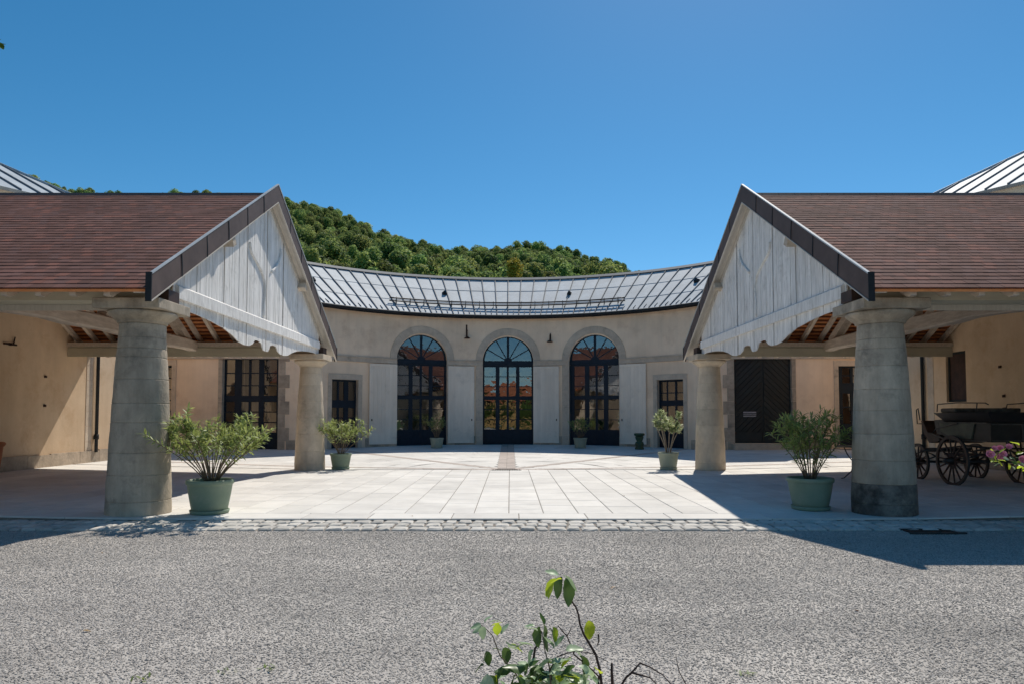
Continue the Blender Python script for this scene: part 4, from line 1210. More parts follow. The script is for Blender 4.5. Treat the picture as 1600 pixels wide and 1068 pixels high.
    # boxed beam ends on the columns
    for yc in (CYN, CYF):
        mb = MB(); x0, x1 = sorted((s * (UV0 + .10), s * (UV0 + .26))); mb.box(x0, x1, yc - .16, yc + .16, 3.085, 3.25); obj('beam_end', mb, 'carbrown', t)
    # tie beam (roughly hewn, slightly bent), king post, principal rafters
    for (u, ex) in ((8.45, 0),):
        n = 14; vs = []
        for i in range(n + 1):
            y = CYN - .1 + (CYF - CYN + .1) * i / n
            zc = 3.27 + .05 * sin(i / n * pi) + .015 * sin(i * 2.1); xc = s * (u + .03 * sin(i * .9 + s)); hw = .13 + .012 * sin(i * 1.7); hh = .14 + .01 * sin(i * 1.3)
            ring = []
            for (a, b) in ((-1, -.8), (-.8, -1), (.8, -1), (1, -.8), (1, .8), (.8, 1), (-.8, 1), (-1, .8)): ring.append((xc + a * hw, y, zc + b * hh))
            vs.append(ring)
        mb = MB(); flat = [p for r_ in vs for p in r_]
        fs = [(i * 8 + j, i * 8 + (j + 1) % 8, (i + 1) * 8 + (j + 1) % 8, (i + 1) * 8 + j) for i in range(n) for j in range(8)] + [tuple(range(8)), tuple(range(n * 8, n * 8 + 8))]
        mb.add(flat, fs); obj('tie_beam', mb, 'beamwood', t)
        mb = MB(); mb.box(s * u - .1, s * u + .1, YR - .1, YR + .1, 3.42, ZR - .2); obj('king_post', mb, 'beamwood', t)
        for slope in (-1, 1):
            def sp(d, off):
                y = YE + d * cos(PA) + off * sin(PA); z = 3.13 + d * sin(PA) - off * cos(PA)
                return (y if slope == -1 else 2 * YR - y), z
            ps = [sp(1.2, .32), sp(SLEN - .1, .32), sp(SLEN - .1, .50), sp(1.2, .50)]
            mb = MB(); mb.prism(ps, lambda a, b: (s * (u - .08), a, b), lambda a, b: (s * (u + .08), a, b)); obj('principal_rafter', mb, 'beamwood', t)
    return t
def restm_add(m, m4, ln):
    vs = []
    for v in tmb.v:
        vs.append(tuple(m4 @ Vector((v[0], min(v[1], ln), v[2]))))
    o = len(m.v); m.v += vs; m.f += [tuple(i + o for i in f) for f in tmb.f]; m.mi += tmb.mi
for s in (-1, 1): porch(s)

# ------------------------------------------------------------------ pots and plants
def pot(x, y, w, h, mat, label, brim=False):
    z = gz(x, y) + .004
    t = thing('flower_pot', label, 'flower pot', (x, y, z), 'green pots of the courtyard')
    R = w / 2
    mb = MB()
    mb.lathe([(R * .70, .035), (R * .74, .05), (R * .80, h * .3), (R * .88, h * .6), (R * .93, h * .84), (R * .945, h * .86), (R * .99, h * .88), (R, h * .95), (R * .985, h), (R * .90, h), (R * .87, h * .93), (R * .86, h * .88)], (x, y, z), 40, caps=False)
    obj('pot_body', mb, mat, t, smooth=True)
    mb = MB(); mb.lathe([(R * .74, .0), (R * .80, .01), (R * .83, .055), (R * .80, .06), (R * .76, .03), (R * .1, .03)], (x, y, z), 36); obj('saucer', mb, mat, t, smooth=True)
    mb = MB(); mb.lathe([(R * .865, h * .87), (R * .5, h * .9), (.01, h * .92)], (x, y, z), 24); obj('soil', mb, 'soil', t, smooth=True)
    return z + h * .9

def leaf_mesh(name, L, W, mat, bend=.15):
    m = MB(); n = 5; vs = []
    for i in range(n + 1):
        u = i / n; w = W / 2 * (sin(pi * min(1, u ** .8)) ** .9 if 0 < i < n else 0.02)
        zz = -bend * L * u * u
        vs += [(-w, L * u, zz + abs(w) * .25), (0, L * u, zz), (w, L * u, zz + abs(w) * .25)]
    fs = []
    for i in range(n):
        a = i * 3; b = a + 3
        fs += [(a, a + 1, b + 1, b), (a + 1, a + 2, b + 2, b + 1)]
    m.add(vs, fs)
    return m, mesh(name, m, mat, smooth=True, fix=False)

def orient(p, d, roll=0, sc=1):
    d = Vector(d).normalized(); q = d.to_track_quat('Y', 'Z')
    return Matrix.Translation(p) @ q.to_matrix().to_4x4() @ Matrix.Rotation(roll, 4, 'Y') @ Matrix.Scale(sc, 4)

def shrub(name, x, y, zt, width, height, label, nstem, lean, leafL, leafW, mat, stemmat, nind, top_only=.45, leaves_per=26, bias=0, seed=0, group=None, stemr=.009, cat='shrub'):
    random.seed(100 + seed)
    t = thing(name, label, cat, (x, y, zt), group or 'potted shrubs of the courtyard')
    lm, lme = leaf_mesh('leaf', leafL, leafW, mat)
    leaves = []
    for k in range(nstem):
        az = 2 * pi * (k + random.random() * .8) / nstem
        ln = random.uniform(.12, 1.0) ** .55 * lean
        tipx = cos(az) * ln * width / 2 * random.uniform(.75, 1.05) + bias * ln * .12; tipy = sin(az) * ln * width / 2 * .9
        hh = height * random.uniform(.72, 1.0) * (1 - .28 * (ln / lean) ** 2)
        p0 = Vector((x + cos(az) * .05, y + sin(az) * .05, zt - .03)); p3 = Vector((x + tipx, y + tipy, zt + hh))
        p1 = p0.lerp(p3, .35) + Vector((-tipx * .1, -tipy * .1, hh * .12)) + Vector((random.uniform(-.02, .02),) * 3)
        p2 = p0.lerp(p3, .7) + Vector((random.uniform(-.09, .09), random.uniform(-.09, .09), hh * .08)) * (width / 1.6)
        def bez(u): return ((1 - u) ** 3) * p0 + 3 * u * (1 - u) ** 2 * p1 + 3 * u * u * (1 - u) * p2 + u ** 3 * p3
        pts = [bez(i / 8) for i in range(9)]
        stem = MB(); stem.tube(pts, [stemr * (1 - .6 * i / 8) for i in range(9)], 5)
        # side shoots
        shoots = [(bez, .0)]
        for q in range(random.choice((1, 2, 3))):
            u0 = random.uniform(.45, .8); b0 = bez(u0)
            dv = Vector((random.uniform(-1, 1), random.uniform(-1, 1), random.uniform(.4, 1.3))).normalized() * height * random.uniform(.16, .3)
            b1 = b0 + dv
            stem.tube([b0, b0.lerp(b1, .5) + Vector((0, 0, .01)), b1], [stemr * .5, stemr * .4, stemr * .25], 4)
            shoots.append((lambda u, b0=b0, b1=b1: b0.lerp(b1, u), 1))
        obj('stem', stem, stemmat, t, smooth=True, fix=False)
        for fn, kd in shoots:
            nl = leaves_per if kd == 0 else int(leaves_per * .7)
            lo = top_only if kd == 0 else .25
            for i in range(nl):
                u = lo + (1 - lo) * ((i + random.random()) / nl) ** .8
                u = min(u, 1)
                p = fn(u); q = fn(min(1, u + .03)) - fn(max(0, u - .03)); q = q.normalized() if q.length > 1e-6 else Vector((0, 0, 1))
                a = random.random() * 2 * pi
                side = q.orthogonal().normalized(); side = Matrix.Rotation(a, 3, q) @ side
                d = (q * (.55 + .8 * max(0, (u - .75)) * 2) + side * random.uniform(.5, 1.3) + Vector((0, 0, random.uniform(-.35, .25)))).normalized()
                leaves.append(orient(p, d, random.uniform(-.6, .6), random.uniform(.65, 1.1)))
    random.shuffle(leaves)
    leaves.sort(key=lambda m: m.translation.y) if nind else None
    restm = MB()
    for k, m4 in enumerate(leaves):
        if k < nind: inst('leaf', lme, t, m4)
        else: restm.add([tuple(m4 @ Vector(v)) for v in lm.v], lm.f)
    if restm.v:
        o = obj('foliage', restm, mat, t, smooth=True, fix=False); o['kind'] = 'stuff'
    return t

zt = pot(-4.38, 10.02, .66, .49, 'pot', 'large green pot at the foot of the front left column')
shrub('oleander_shrub', -4.36, 10.02, zt, 2.2, 1.06, 'wide bright oleander in the sunlit pot by the front left column', 32, 1.0, .115, .028, 'oleander', 'stem', 290, .34, 36, seed=1)
zt = pot(-4.56, 18.45, .58, .42, 'pot', 'green pot beside the far left pale column')
shrub('oleander_shrub', -4.56, 18.45, zt, 1.95, 1.12, 'leafy oleander beside the far left pale column', 20, 1.0, .12, .032, 'oleander', 'stem', 0, .32, 28, seed=2)
zt = pot(-2.88, 26.9, .55, .40, 'potpale', 'small pale pot in the shade before the left arched door')
shrub('potted_shrub', -2.88, 26.9, zt, 1.0, 1.05, 'upright loose shrub in front of the left arched door', 20, .9, .09, .025, 'oleander', 'stem', 0, .3, 16, seed=3)
zt = pot(2.76, 26.9, .55, .40, 'potpale', 'small pale pot in the shade before the right arched door')
shrub('potted_shrub', 2.76, 26.9, zt, 1.15, .92, 'spreading loose shrub in front of the right arched door', 18, 1.0, .09, .025, 'oleander', 'stem', 0, .35, 16, seed=4)
zt = pot(4.24, 18.35, .56, .46, 'potpale', 'pale green pot between the green stool and the far right column')
shrub('potted_shrub', 4.24, 18.35, zt, 1.25, 1.2, 'pale leaved shrub on bare stems beside the far right column', 9, 1.0, .12, .04, 'oleander_pale', 'palestem', 0, .80, 56, seed=5, stemr=.016)
zt = pot(4.57, 10.45, .68, .48, 'pot', 'large green pot in shade beside the front right column')
shrub('oleander_shrub', 4.57, 10.45, zt, 1.4, 1.12, 'dark narrow leaved oleander in shade beside the front right column', 26, .95, .125, .024, 'oleander', 'stem', 290, .22, 32, bias=-1, seed=6)
random.seed(21)

# green stool by the right shutter
gzs = gz(4.95, 26.2)
st = thing('garden_stool', 'small dark green cast pedestal in front of the right-hand shutter', 'garden stool', (4.95, 26.2, gzs))
mb = MB(); mb.lathe([(.17, 0), (.18, .04), (.14, .10), (.17, .20), (.15, .27), (.10, .31), (.13, .36), (.16, .45), (.15, .50)], (4.95, 26.2, gzs), 20); obj('pedestal', mb, 'stool', st, smooth=True)
mb = MB(); mb.lathe([(.13, .50), (.20, .54), (.21, .60), (.17, .62), (.05, .61)], (4.95, 26.2, gzs), 20); obj('seat', mb, 'stool', st, smooth=True)

# terracotta planter at the far left
zp = gz(-11.2, 15.2)
tp = thing('terracotta_planter', 'tall orange terracotta planter against the left wall at the picture edge', 'planter', (-11.42, 15.0, zp))
mb = MB(); mb.lathe([(.18, 0), (.20, .1), (.24, .4), (.26, .62), (.29, .64), (.29, .72), (.26, .73), (.23, .68)], (-11.42, 15.0, zp), 24); obj('planter_body', mb, 'terracotta', tp, smooth=True)
mb = MB(); mb.lathe([(.295, .655), (.305, .665), (.305, .70), (.295, .71)], (-11.42, 15.0, zp), 24, caps=False); obj('rim', mb, 'terracotta', tp, smooth=True)

# bistro table behind the front right column
TX, TY = 7.55, 14.9; zt0 = gz(TX, TY)
tb = thing('bistro_table', 'small dark iron table with curved legs behind the front right column', 'table', (TX, TY, zt0))
mb = MB(); mb.lathe([(.38, .70), (.40, .705), (.40, .73), (.38, .735)], (TX, TY, zt0), 28); obj('table_top', mb, 'cargrey', tb, smooth=False)
for k in range(3):
    a = 2 * pi * k / 3 + 2.9
    pts = [(TX + cos(a) * r, TY + sin(a) * r, zt0 + z) for r, z in ((.26, .70), (.20, .55), (.07, .36), (.12, .18), (.27, .03), (.33, .02))]
    mb = MB(); mb.tube(pts, .013, 6); obj('leg', mb, 'iron', tb, smooth=True)
mb = MB(); mb.lathe([(.075, .35), (.085, .36), (.085, .375), (.075, .385)], (TX, TY, zt0), 16); obj('leg_ring', mb, 'iron', tb, smooth=True)

# ------------------------------------------------------------------ carriage
GC = .06
car = thing('horse_carriage', 'old black and brown open horse carriage with spoked wheels parked under the right porch', 'carriage', (9.35, 13.7, GC))
def wheel(x, y, r, nsp):
    mb = MB()
    mb.lathe([(r, -.022), (r, .022), (r - .055, .020), (r - .055, -.020), (r, -.022)], (x, y, GC + r), 40, axis='x', caps=False)
    w = obj('wheel', mb, 'carbrown', car)
    mb = MB(); mb.lathe([(r + .006, -.019), (r + .006, .019), (r - .001, .019), (r - .001, -.019), (r + .006, -.019)], (x, y, GC + r), 40, axis='x', caps=False); obj('tyre', mb, 'iron', w)
    mb = MB(); mb.lathe([(.035, -.15), (.05, -.13), (.075, -.06), (.09, 0), (.075, .06), (.05, .13), (.035, .15)], (x, y, GC + r), 14, axis='x'); obj('hub', mb, 'carblack', w, smooth=True)
    for k in range(nsp):
        a = 2 * pi * k / nsp + .1
        mb = MB(); mb.tube([(x, y + cos(a) * .06, GC + r + sin(a) * .06), (x, y + cos(a) * (r - .04), GC + r + sin(a) * (r - .04))], [.022, .015], 6); obj('spoke', mb, 'carbrown', w)
for x in (8.68, 10.06): wheel(x, 13.45, .49, 14)
for x in (8.80, 10.05): wheel(x, 14.78, .385, 12)
B = lambda nm, x0, x1, y0, y1, z0, z1, mt: (lambda m: (m.box(x0, x1, y0, y1, z0 + GC, z1 + GC), obj(nm, m, mt, car)))(MB())
mb = MB(); mb.tube([(8.5, 13.45, GC + .475), (10.15, 13.45, GC + .475)], .028, 8); obj('axle', mb, 'iron', car)
mb = MB(); mb.tube([(8.7, 14.78, GC + .385), (10.15, 14.78, GC + .385)], .026, 8); obj('axle', mb, 'iron', car)
for x in (8.95, 9.75):   # elliptic springs
    for y, zc in ((13.45, .62), (14.78, .52)):
        for sg in (-1, 1):
            pts = [(x, y + a, GC + zc + sg * .07 * (1 - (a / .38) ** 2)) for a in (-.38, -.25, -.12, 0, .12, .25, .38)]
            mb = MB(); mb.tube(pts, .014, 6); obj('spring', mb, 'iron', car, smooth=True)
# main body
def side_prism(nm, poly, x0, x1, mt):
    m = MB(); m.prism(poly, lambda a, b: (x0, a, b + GC), lambda a, b: (x1, a, b + GC)); return obj(nm, m, mt, car)
side_prism('body_box', [(12.55, .88), (13.7, .88), (14.0, 1.0), (14.05, 1.24), (12.55, 1.24)], 8.82, 9.98, 'carblack')
side_prism('side_panel', [(13.05, .93), (13.6, .93), (13.98, 1.06), (14.0, 1.22), (12.95, 1.22)], 8.79, 8.818, 'cargrey')
side_prism('foot_well', [(14.1, .86), (14.45, .80), (14.62, .98), (14.72, 1.26), (14.66, 1.27), (14.5, 1.02), (14.1, .98)], 8.85, 9.95, 'carbrown')
side_prism('front_box', [(13.9, .98), (14.2, .98), (14.28, 1.28), (13.9, 1.30)], 8.86, 9.94, 'leather')
# seat tub, flared
m = MB(); m.hexa([(8.82, 12.5, GC + 1.243), (10.0, 12.5, GC + 1.243), (10.0, 13.85, GC + 1.243), (8.82, 13.85, GC + 1.243), (8.66, 12.38, GC + 1.43), (10.16, 12.38, GC + 1.43), (10.16, 13.98, GC + 1.43), (8.66, 13.98, GC + 1.43)]); obj('seat_tub', m, 'carblack', car)
m = MB(); m.box(8.75, 10.07, 13.45, 13.9, GC + 1.432, GC + 1.52); o = obj('seat', m, 'leather', car); bv = o.modifiers.new('bevel', 'BEVEL'); bv.width = .03; bv.segments = 3
m = MB(); m.tube([(8.72, 13.95, GC + 1.45), (8.70, 13.9, GC + 1.6), (8.70, 13.3, GC + 1.62), (8.70, 12.5, GC + 1.60), (8.70, 12.42, GC + 1.57)], .011, 6); obj('hand_rail', m, 'iron', car, smooth=True)
m = MB(); m.tube([(10.12, 13.95, GC + 1.45), (10.12, 13.9, GC + 1.6), (10.12, 13.3, GC + 1.62), (10.12, 12.5, GC + 1.60)], .011, 6); obj('hand_rail', m, 'iron', car, smooth=True)
m = MB(); m.tube([(8.70, 12.75, GC + 1.43), (8.70, 12.72, GC + 1.6)], .011, 6); obj('rail_post', m, 'iron', car)
m = MB(); m.tube([(8.84, 14.70, GC + 1.2), (8.84, 14.84, GC + 1.2), (8.84, 14.86, GC + 1.5), (8.84, 14.80, GC + 1.53), (8.84, 14.74, GC + 1.28)], .012, 6); obj('lamp_iron', m, 'iron', car, smooth=True)
m = MB(); m.box(9.55, 10.25, 12.2, 12.55, GC + 1.53, GC + 1.60); o = obj('rear_seat', m, 'leather', car); bv = o.modifiers.new('bevel', 'BEVEL'); bv.width = .025; bv.segments = 3
for x in (9.68, 10.15):
    m = MB(); m.tube([(x, 12.4, GC + 1.24), (x + .03, 12.36, GC + 1.53)], .012, 6); obj('seat_stay', m, 'iron', car)
m = MB(); m.tube([(8.75, 14.6, GC + .62), (8.9, 14.1, GC + .70), (9.0, 13.5, GC + .78), (9.0, 12.6, GC + .76)], .02, 6); m.tube([(9.9, 14.6, GC + .62), (9.85, 14.1, GC + .70), (9.8, 12.6, GC + .76)], .02, 6); m.box(8.9, 9.9, 14.7, 14.86, GC + .60, GC + .68); obj('undercarriage', m, 'iron', car)
m = MB(); m.tube([(8.82, 13.9, GC + .9), (8.80, 14.25, GC + 1.0), (8.78, 14.1, GC + 1.10), (8.76, 13.4, GC + 1.22)], .016, 6); obj('fender', m, 'leather', car)
for x0_, x1_ in ((8.776, 8.788), (10.0, 10.012)):
    m = MB(); m.box(x0_, x1_, 12.6, 13.98, GC + 1.225, GC + 1.243); m.box(x0_, x1_, 12.6, 13.6, GC + .885, GC + .90); obj('body_moulding', m, 'leather', car)
m = MB(); m.box(8.84, 9.96, 12.535, 12.549, GC + .9, GC + .915); m.box(8.84, 9.96, 12.535, 12.549, GC + 1.2, GC + 1.215); m.box(9.38, 9.42, 12.535, 12.549, GC + .915, GC + 1.2); obj('rear_panel_moulding', m, 'leather', car)
m = MB(); m.tube([(9.4, 12.9, GC + .62), (9.4, 14.8, GC + .55)], .03, 8); obj('perch', m, 'carbrown', car)
m = MB(); m.box(9.0, 9.8, 12.25, 12.5, GC + .55, GC + .58); m.tube([(9.1, 12.4, GC + .58), (9.1, 12.55, GC + .88)], .012, 6); m.tube([(9.7, 12.4, GC + .58), (9.7, 12.55, GC + .88)], .012, 6); obj('step', m, 'iron', car)

# ------------------------------------------------------------------ roses in the foreground
random.seed(5)
lm, _ = leaf_mesh('x', 1, .62, 'rose_dark', .25)
def rose_leaf_mesh(nm, mat):
    m = MB(); n = 8; vs = []
    for i in range(n + 1):
        u = i / n; w = .30 * (sin(pi * u ** .85) ** .75) if 0 < i < n else .004
        w *= 1 + (.07 if i % 2 else -.04)
        zz = -.22 * u * u + .03 * sin(u * 7)
        vs += [(-w, u, zz + w * .28), (-w * .5, u, zz + w * .10), (0, u, zz), (w * .5, u, zz + w * .10), (w, u, zz + w * .28)]
    fs = [(i * 5 + j, i * 5 + j + 1, i * 5 + j + 6, i * 5 + j + 5) for i in range(n) for j in range(4)]
    m.add(vs, fs); return mesh(nm, m, mat, smooth=True, fix=False)
RL = [rose_leaf_mesh('leaf', k) for k in ('rose_dark', 'rose_yellow', 'rose_pale')]
def W(px, py, Y=1.6):   # a spot of the rose bush given by bearing, in metres
    a = (px - 797) / 1067; b = (604.4 - py) / 1067; cp, sp_ = cos(radians(2.5)), sin(radians(2.5))
    ry, rz = cp - b * sp_, sp_ + b * cp
    return Vector((a * Y / ry, Y, 1.4 + rz * Y / ry))
rose = thing('rose_bush', 'rose bush with green leaves and bare twigs in the foreground gravel', 'rose bush', (0.2, 1.62, -.06))
def cane(pts, r, mat='twig', nm='cane', jit=.0):
    m = MB(); n = len(pts); m.tube(pts, [r * (1 - .55 * i / max(1, n - 1)) for i in range(n)], 6); obj(nm, m, mat, rose, smooth=True, fix=False)
# coordinates of the shoots (metres)
def P3(lst, dy=0): return [W(x, y, 1.6 + dy + (yy if len(q) > 2 else 0)) if False else W(q[0], q[1], 1.6 + dy) for q in lst for x, y, yy in [(q[0], q[1], 0)]]
root = Vector((.2, 1.62, -.06))
def grow(lst, r, dy=0, mat='twig'):
    pts = P3(lst, dy)
    b = pts[0]
    pre = [root + Vector((random.uniform(-.04, .04), random.uniform(-.04, .04), 0)), root.lerp(b, .5) + Vector((random.uniform(-.04, .04), random.uniform(-.04, .04), .03)), b - (pts[1] - b) * .8]
    cane(pre + pts, r, mat)
grow([(940, 1068), (937, 1045), (931, 1022), (921, 1005), (912, 990), (906, 974), (904, 960), (900, 948), (893, 938), (886, 932)], .0042)
cane(P3([(893, 940), (896, 930), (897, 915)]), .0018)
grow([(957, 1100), (957, 1068), (956, 1050), (956, 1035)], .0062, .02)
grow([(968, 1075), (978, 1058), (987, 1050), (994, 1042), (1000, 1035)], .0040, -.05)
cane(P3([(1000, 1035), (1015, 1041), (1035, 1053), (1052, 1072)], -.05), .0020)
cane(P3([(987, 1050), (1002, 1054), (1016, 1058), (1030, 1072)], -.05), .0024)
cane(P3([(1016, 1058), (1015, 1046)], -.05), .0012)
cane(P3([(1076, 1075), (1062, 1050), (1058, 1035), (1056, 1022)], -.02), .0014)
grow([(925, 1046), (912, 1034), (897, 1022), (891, 1005), (886, 993), (878, 984), (872, 977)], .0026, .03)
cane(P3([(886, 993), (891, 984), (893, 979)], .03), .0013)
cane(P3([(862, 1062), (860, 1045), (866, 1033), (871, 1025), (885, 1020), (900, 1016), (925, 1020), (950, 1033)], -.03), .0018)
cane(P3([(935, 990), (936, 1000), (933, 1008)], 0.0), .0022)
grow([(860, 1062), (858, 1040), (852, 1018), (849, 1000), (846, 985)], .0026, -.04, 'stem')
grow([(815, 1068), (803, 1047), (790, 1033), (782, 1025), (776, 1010), (770, 993), (760, 982), (752, 976)], .0022, -.02, 'stem')
cane(P3([(838, 1070), (832, 1040), (836, 1012), (846, 1000)], .05), .0045)
LV = [(873, 898, 19, 150, 2), (878, 904, 17, 185, 1), (866, 906, 24, 245, 1), (869, 902, 27, 235, 1), (878, 900, 29, 248, 0), (884, 902, 32, 282, 0), (880, 898, 26, 320, 2), (885, 905, 30, 290, 1),
      (920, 968, 23, 272, 1), (752, 976, 16, 190, 2), (752, 976, 15, 230, 2), (754, 978, 16, 270, 2), (757, 972, 14, 50, 2), (765, 972, 14, 20, 2), (768, 978, 14, 30, 1), (777, 992, 18, 90, 1), (783, 990, 16, 60, 2),
      (790, 1000, 20, 330, 0), (795, 1004, 18, 310, 2), (797, 1006, 20, 340, 1), (790, 1010, 22, 275, 0), (763, 1018, 17, 235, 0), (760, 1016, 18, 285, 0), (770, 1013, 10, 0, 0),
      (842, 978, 26, 262, 0), (848, 972, 26, 285, 0), (858, 980, 24, 300, 0), (864, 978, 18, 290, 1), (855, 985, 28, 262, 0), (840, 985, 18, 150, 2), (850, 976, 16, 100, 0), (836, 978, 14, 170, 2),
      (833, 1010, 22, 150, 2), (824, 1006, 20, 190, 2), (834, 1014, 20, 240, 2), (866, 1014, 20, 120, 2), (868, 1010, 18, 60, 2), (884, 1016, 24, 10, 2), (892, 1012, 22, 330, 2),
      (868, 1030, 30, 200, 2), (895, 1032, 32, 185, 2), (905, 1024, 26, 310, 0), (912, 1024, 24, 280, 0), (902, 1040, 30, 340, 2), (885, 1044, 30, 200, 2), (798, 1042, 22, 200, 0),
      (822, 1038, 30, 190, 0), (826, 1042, 28, 350, 0), (806, 1054, 28, 250, 0), (812, 1056, 24, 300, 0), (762, 1052, 32, 262, 2), (764, 1054, 32, 300, 0), (775, 1062, 26, 45, 2), (788, 1040, 18, 230, 0),
      (845, 1044, 26, 300, 2), (848, 1052, 32, 200, 2), (846, 1058, 34, 340, 2), (838, 1040, 24, 250, 0), (862, 1050, 24, 300, 1), (870, 1056, 30, 330, 1), (880, 1060, 30, 10, 2), (892, 1052, 26, 300, 0),
      (900, 1054, 26, 320, 1), (910, 1050, 26, 280, 2), (918, 1058, 24, 340, 2), (828, 1062, 30, 260, 0), (856, 1064, 26, 250, 0), (868, 1068, 30, 20, 2), (890, 1070, 30, 350, 1), (820, 1072, 34, 200, 0)]
for (px, py, ln, ang, kd) in LV:
    dy = random.uniform(-.07, .07); p = W(px, py, 1.6 + dy)
    a = radians(ang); d = Vector((cos(a), random.uniform(-.45, .35), sin(a)))
    m4 = orient(p, d, random.uniform(-.5, .5) + (pi if random.random() < .15 else 0), ln / 1067 * 1.6 * 1.2 * sqrt(1 + d.y ** 2))
    inst('leaf', RL[kd], rose, m4)
for k in range(90):
    px, py = random.gauss(848, 40), random.uniform(1035, 1085)
    dy = random.uniform(-.1, .1); a = random.uniform(0, 6.28)
    inst('leaf', RL[random.choice((0, 0, 2, 2, 1))], rose, orient(W(px, py, 1.6 + dy), (cos(a), random.uniform(-.6, .4), sin(a) * .7), random.uniform(-.5, .5), random.uniform(.020, .042)))
for k in range(60):     # lower leaves of the bush, below the frame
    a = random.random() * 6.28; r = random.uniform(.03, .24); z = random.uniform(.25, .72)
    p = Vector((.12 + cos(a) * r, 1.62 + sin(a) * r * .8, z)); d = Vector((cos(a), sin(a), random.uniform(-.3, .5)))
    inst('leaf', RL[random.choice((0, 0, 1, 2))], rose, orient(p, d, random.uniform(-.5, .5), .05))

# pink rose branch from a bush standing at the right
rb = thing('rose_bush', 'pink flowering rose branches reaching in at the right edge', 'rose bush', (2.75, 3.15, -.06))
def cane2(pts, r):
    m = MB(); n = len(pts); m.tube(pts, [r * (1 - .5 * i / max(1, n - 1)) for i in range(n)], 6); obj('cane', m, 'stem', rb, smooth=True, fix=False)
for k in range(9):
    a = 2 * pi * k / 9; tip = Vector((2.75 + .28 * cos(a), 3.15 + .3 * sin(a), random.uniform(.95, 1.25)))
    cane2([(2.75, 3.15, -.06), (2.75 + .08 * cos(a), 3.15 + .08 * sin(a), .5), tuple(tip)], .007)
    for q in range(16):
        p = Vector((2.75, 3.15, .2)).lerp(tip, random.uniform(.3, 1)) + Vector((random.uniform(-.08, .08), random.uniform(-.08, .08), random.uniform(-.05, .05)))
        inst('leaf', RL[random.choice((0, 0, 1))], rb, orient(p, (random.uniform(-1, 1), random.uniform(-1, 1), random.uniform(-.2, .6)), 0, .05))
cane2([(2.72, 3.12, .75), (2.55, 3.05, 1.02), (2.36, 3.02, 1.14), (2.24, 3.0, 1.19), (2.16, 3.0, 1.225), (2.11, 3.0, 1.24)], .005)
petal_m = MB(); n = 4
vs = []
for i in range(n + 1):
    for j in range(5):
        u = i / n; w = (j - 2) / 2; vs.append((w * .5 * sin(pi * (u * .75 + .12)), u, .35 * u * u + .18 * w * w * u))
petal_m.add(vs, [(i * 5 + j, i * 5 + j + 1, i * 5 + j + 6, i * 5 + j + 5) for i in range(n) for j in range(4)])
petal = mesh('petal', petal_m, 'pink', smooth=True, fix=False)
def bloom(c, r):
    c = Vector(c)
    m = MB(); m.lathe([(.002, -r * .7), (.004, -r * .2), (r * .25, 0), (.002, r * .2)], c, 8)
    f = obj('flower', m, 'weed', rb, smooth=True)
    ax = Vector((random.uniform(-.5, 0), -.9, random.uniform(.1, .6))).normalized()
    q = ax.to_track_quat('Z', 'Y').to_matrix().to_4x4()
    for layer, (np_, tilt, sc) in enumerate(((7, .35, 1.0), (6, .75, .8), (5, 1.1, .6))):
        for k in range(np_):
            m4 = Matrix.Translation(c) @ q @ Matrix.Rotation(2 * pi * k / np_ + layer * .4, 4, 'Z') @ Matrix.Rotation(tilt, 4, 'X') @ Matrix.Scale(r * sc, 4)
            inst('petal', petal, f, m4)
for c, r in (((2.10, 3.0, 1.235), .022), ((2.14, 3.0, 1.22), .018), ((2.16, 3.02, 1.262), .017), ((2.185, 3.0, 1.268), .016), ((2.225, 2.98, 1.215), .021), ((2.155, 3.0, 1.235), .02), ((2.30, 3.0, 1.24), .022), ((2.34, 3.0, 1.21), .024), ((2.12, 3.0, 1.262), .014)): bloom(c, r)
for k in range(34):
    p = Vector((random.uniform(2.11, 2.36), 3.0 + random.uniform(-.05, .05), 1.215 + random.uniform(-.028, .03)))
    inst('leaf', RL[random.choice((1, 1, 2, 0))], rb, orient(p, (random.uniform(-1, 1), random.uniform(-.6, .6), random.uniform(-.8, .8)), random.uniform(-1, 1), random.uniform(.022, .036)))

# arching cane with one dark leafy tip at the upper left
cn = thing('climbing_rose', 'tip of a tall arching rose cane at the upper left edge', 'climbing rose', (-3.0, 3.1, -.06))
m = MB(); m.tube([(-3.0, 3.1, -.06), (-3.05, 3.1, 1.2), (-3.0, 3.05, 2.3), (-2.8, 3.0, 2.9), (-2.5, 3.0, 3.08), (-2.34, 3.0, 3.07)], [.012, .011, .009, .006, .004, .002], 6); obj('cane', m, 'stem', cn, smooth=True)
for (x, z, ang, sc) in ((-2.35, 3.07, 5, .04), (-2.36, 3.08, -35, .055), (-2.38, 3.08, 20, .05), (-2.40, 3.07, 200, .06), (-2.5, 3.09, 60, .06), (-2.5, 3.09, 250, .06), (-2.62, 3.03, 130, .06), (-2.7, 2.98, 300, .06)):
    a = radians(ang); inst('leaf', RL[0], cn, orient(Vector((x + .05, 3.0, z)), (cos(a), -.3, sin(a)), .4, sc))

# weeds in the gravel
for k, (x, y) in enumerate(((-1.63, 3.98), (-1.42, 4.02), (-2.05, 3.86), (1.34, 3.95))):
    t = thing('weed_tuft', ['small green weed tuft in the lower left gravel, beside a similar tuft', 'green weed tuft in the lower left gravel nearest the rose bush', 'faint weed tuft in the lower left gravel, farthest from the rose bush', 'lone weed tuft in the lower right gravel'][k], 'weed', (x, y, -.06), 'weeds in the gravel')
    for q in range(9):
        a = random.random() * 6.28; d = Vector((cos(a), sin(a), random.uniform(.3, 1.4)))
        p = Vector((x + random.uniform(-.05, .05), y + random.uniform(-.04, .04), -.058))
        lmm = leaf_mesh('blade', random.uniform(.03, .05), .011, 'weed')[1] if q == 0 else lmm
        inst('leaf', lmm, t, orient(p, d, 0, random.uniform(.7, 1.2)))

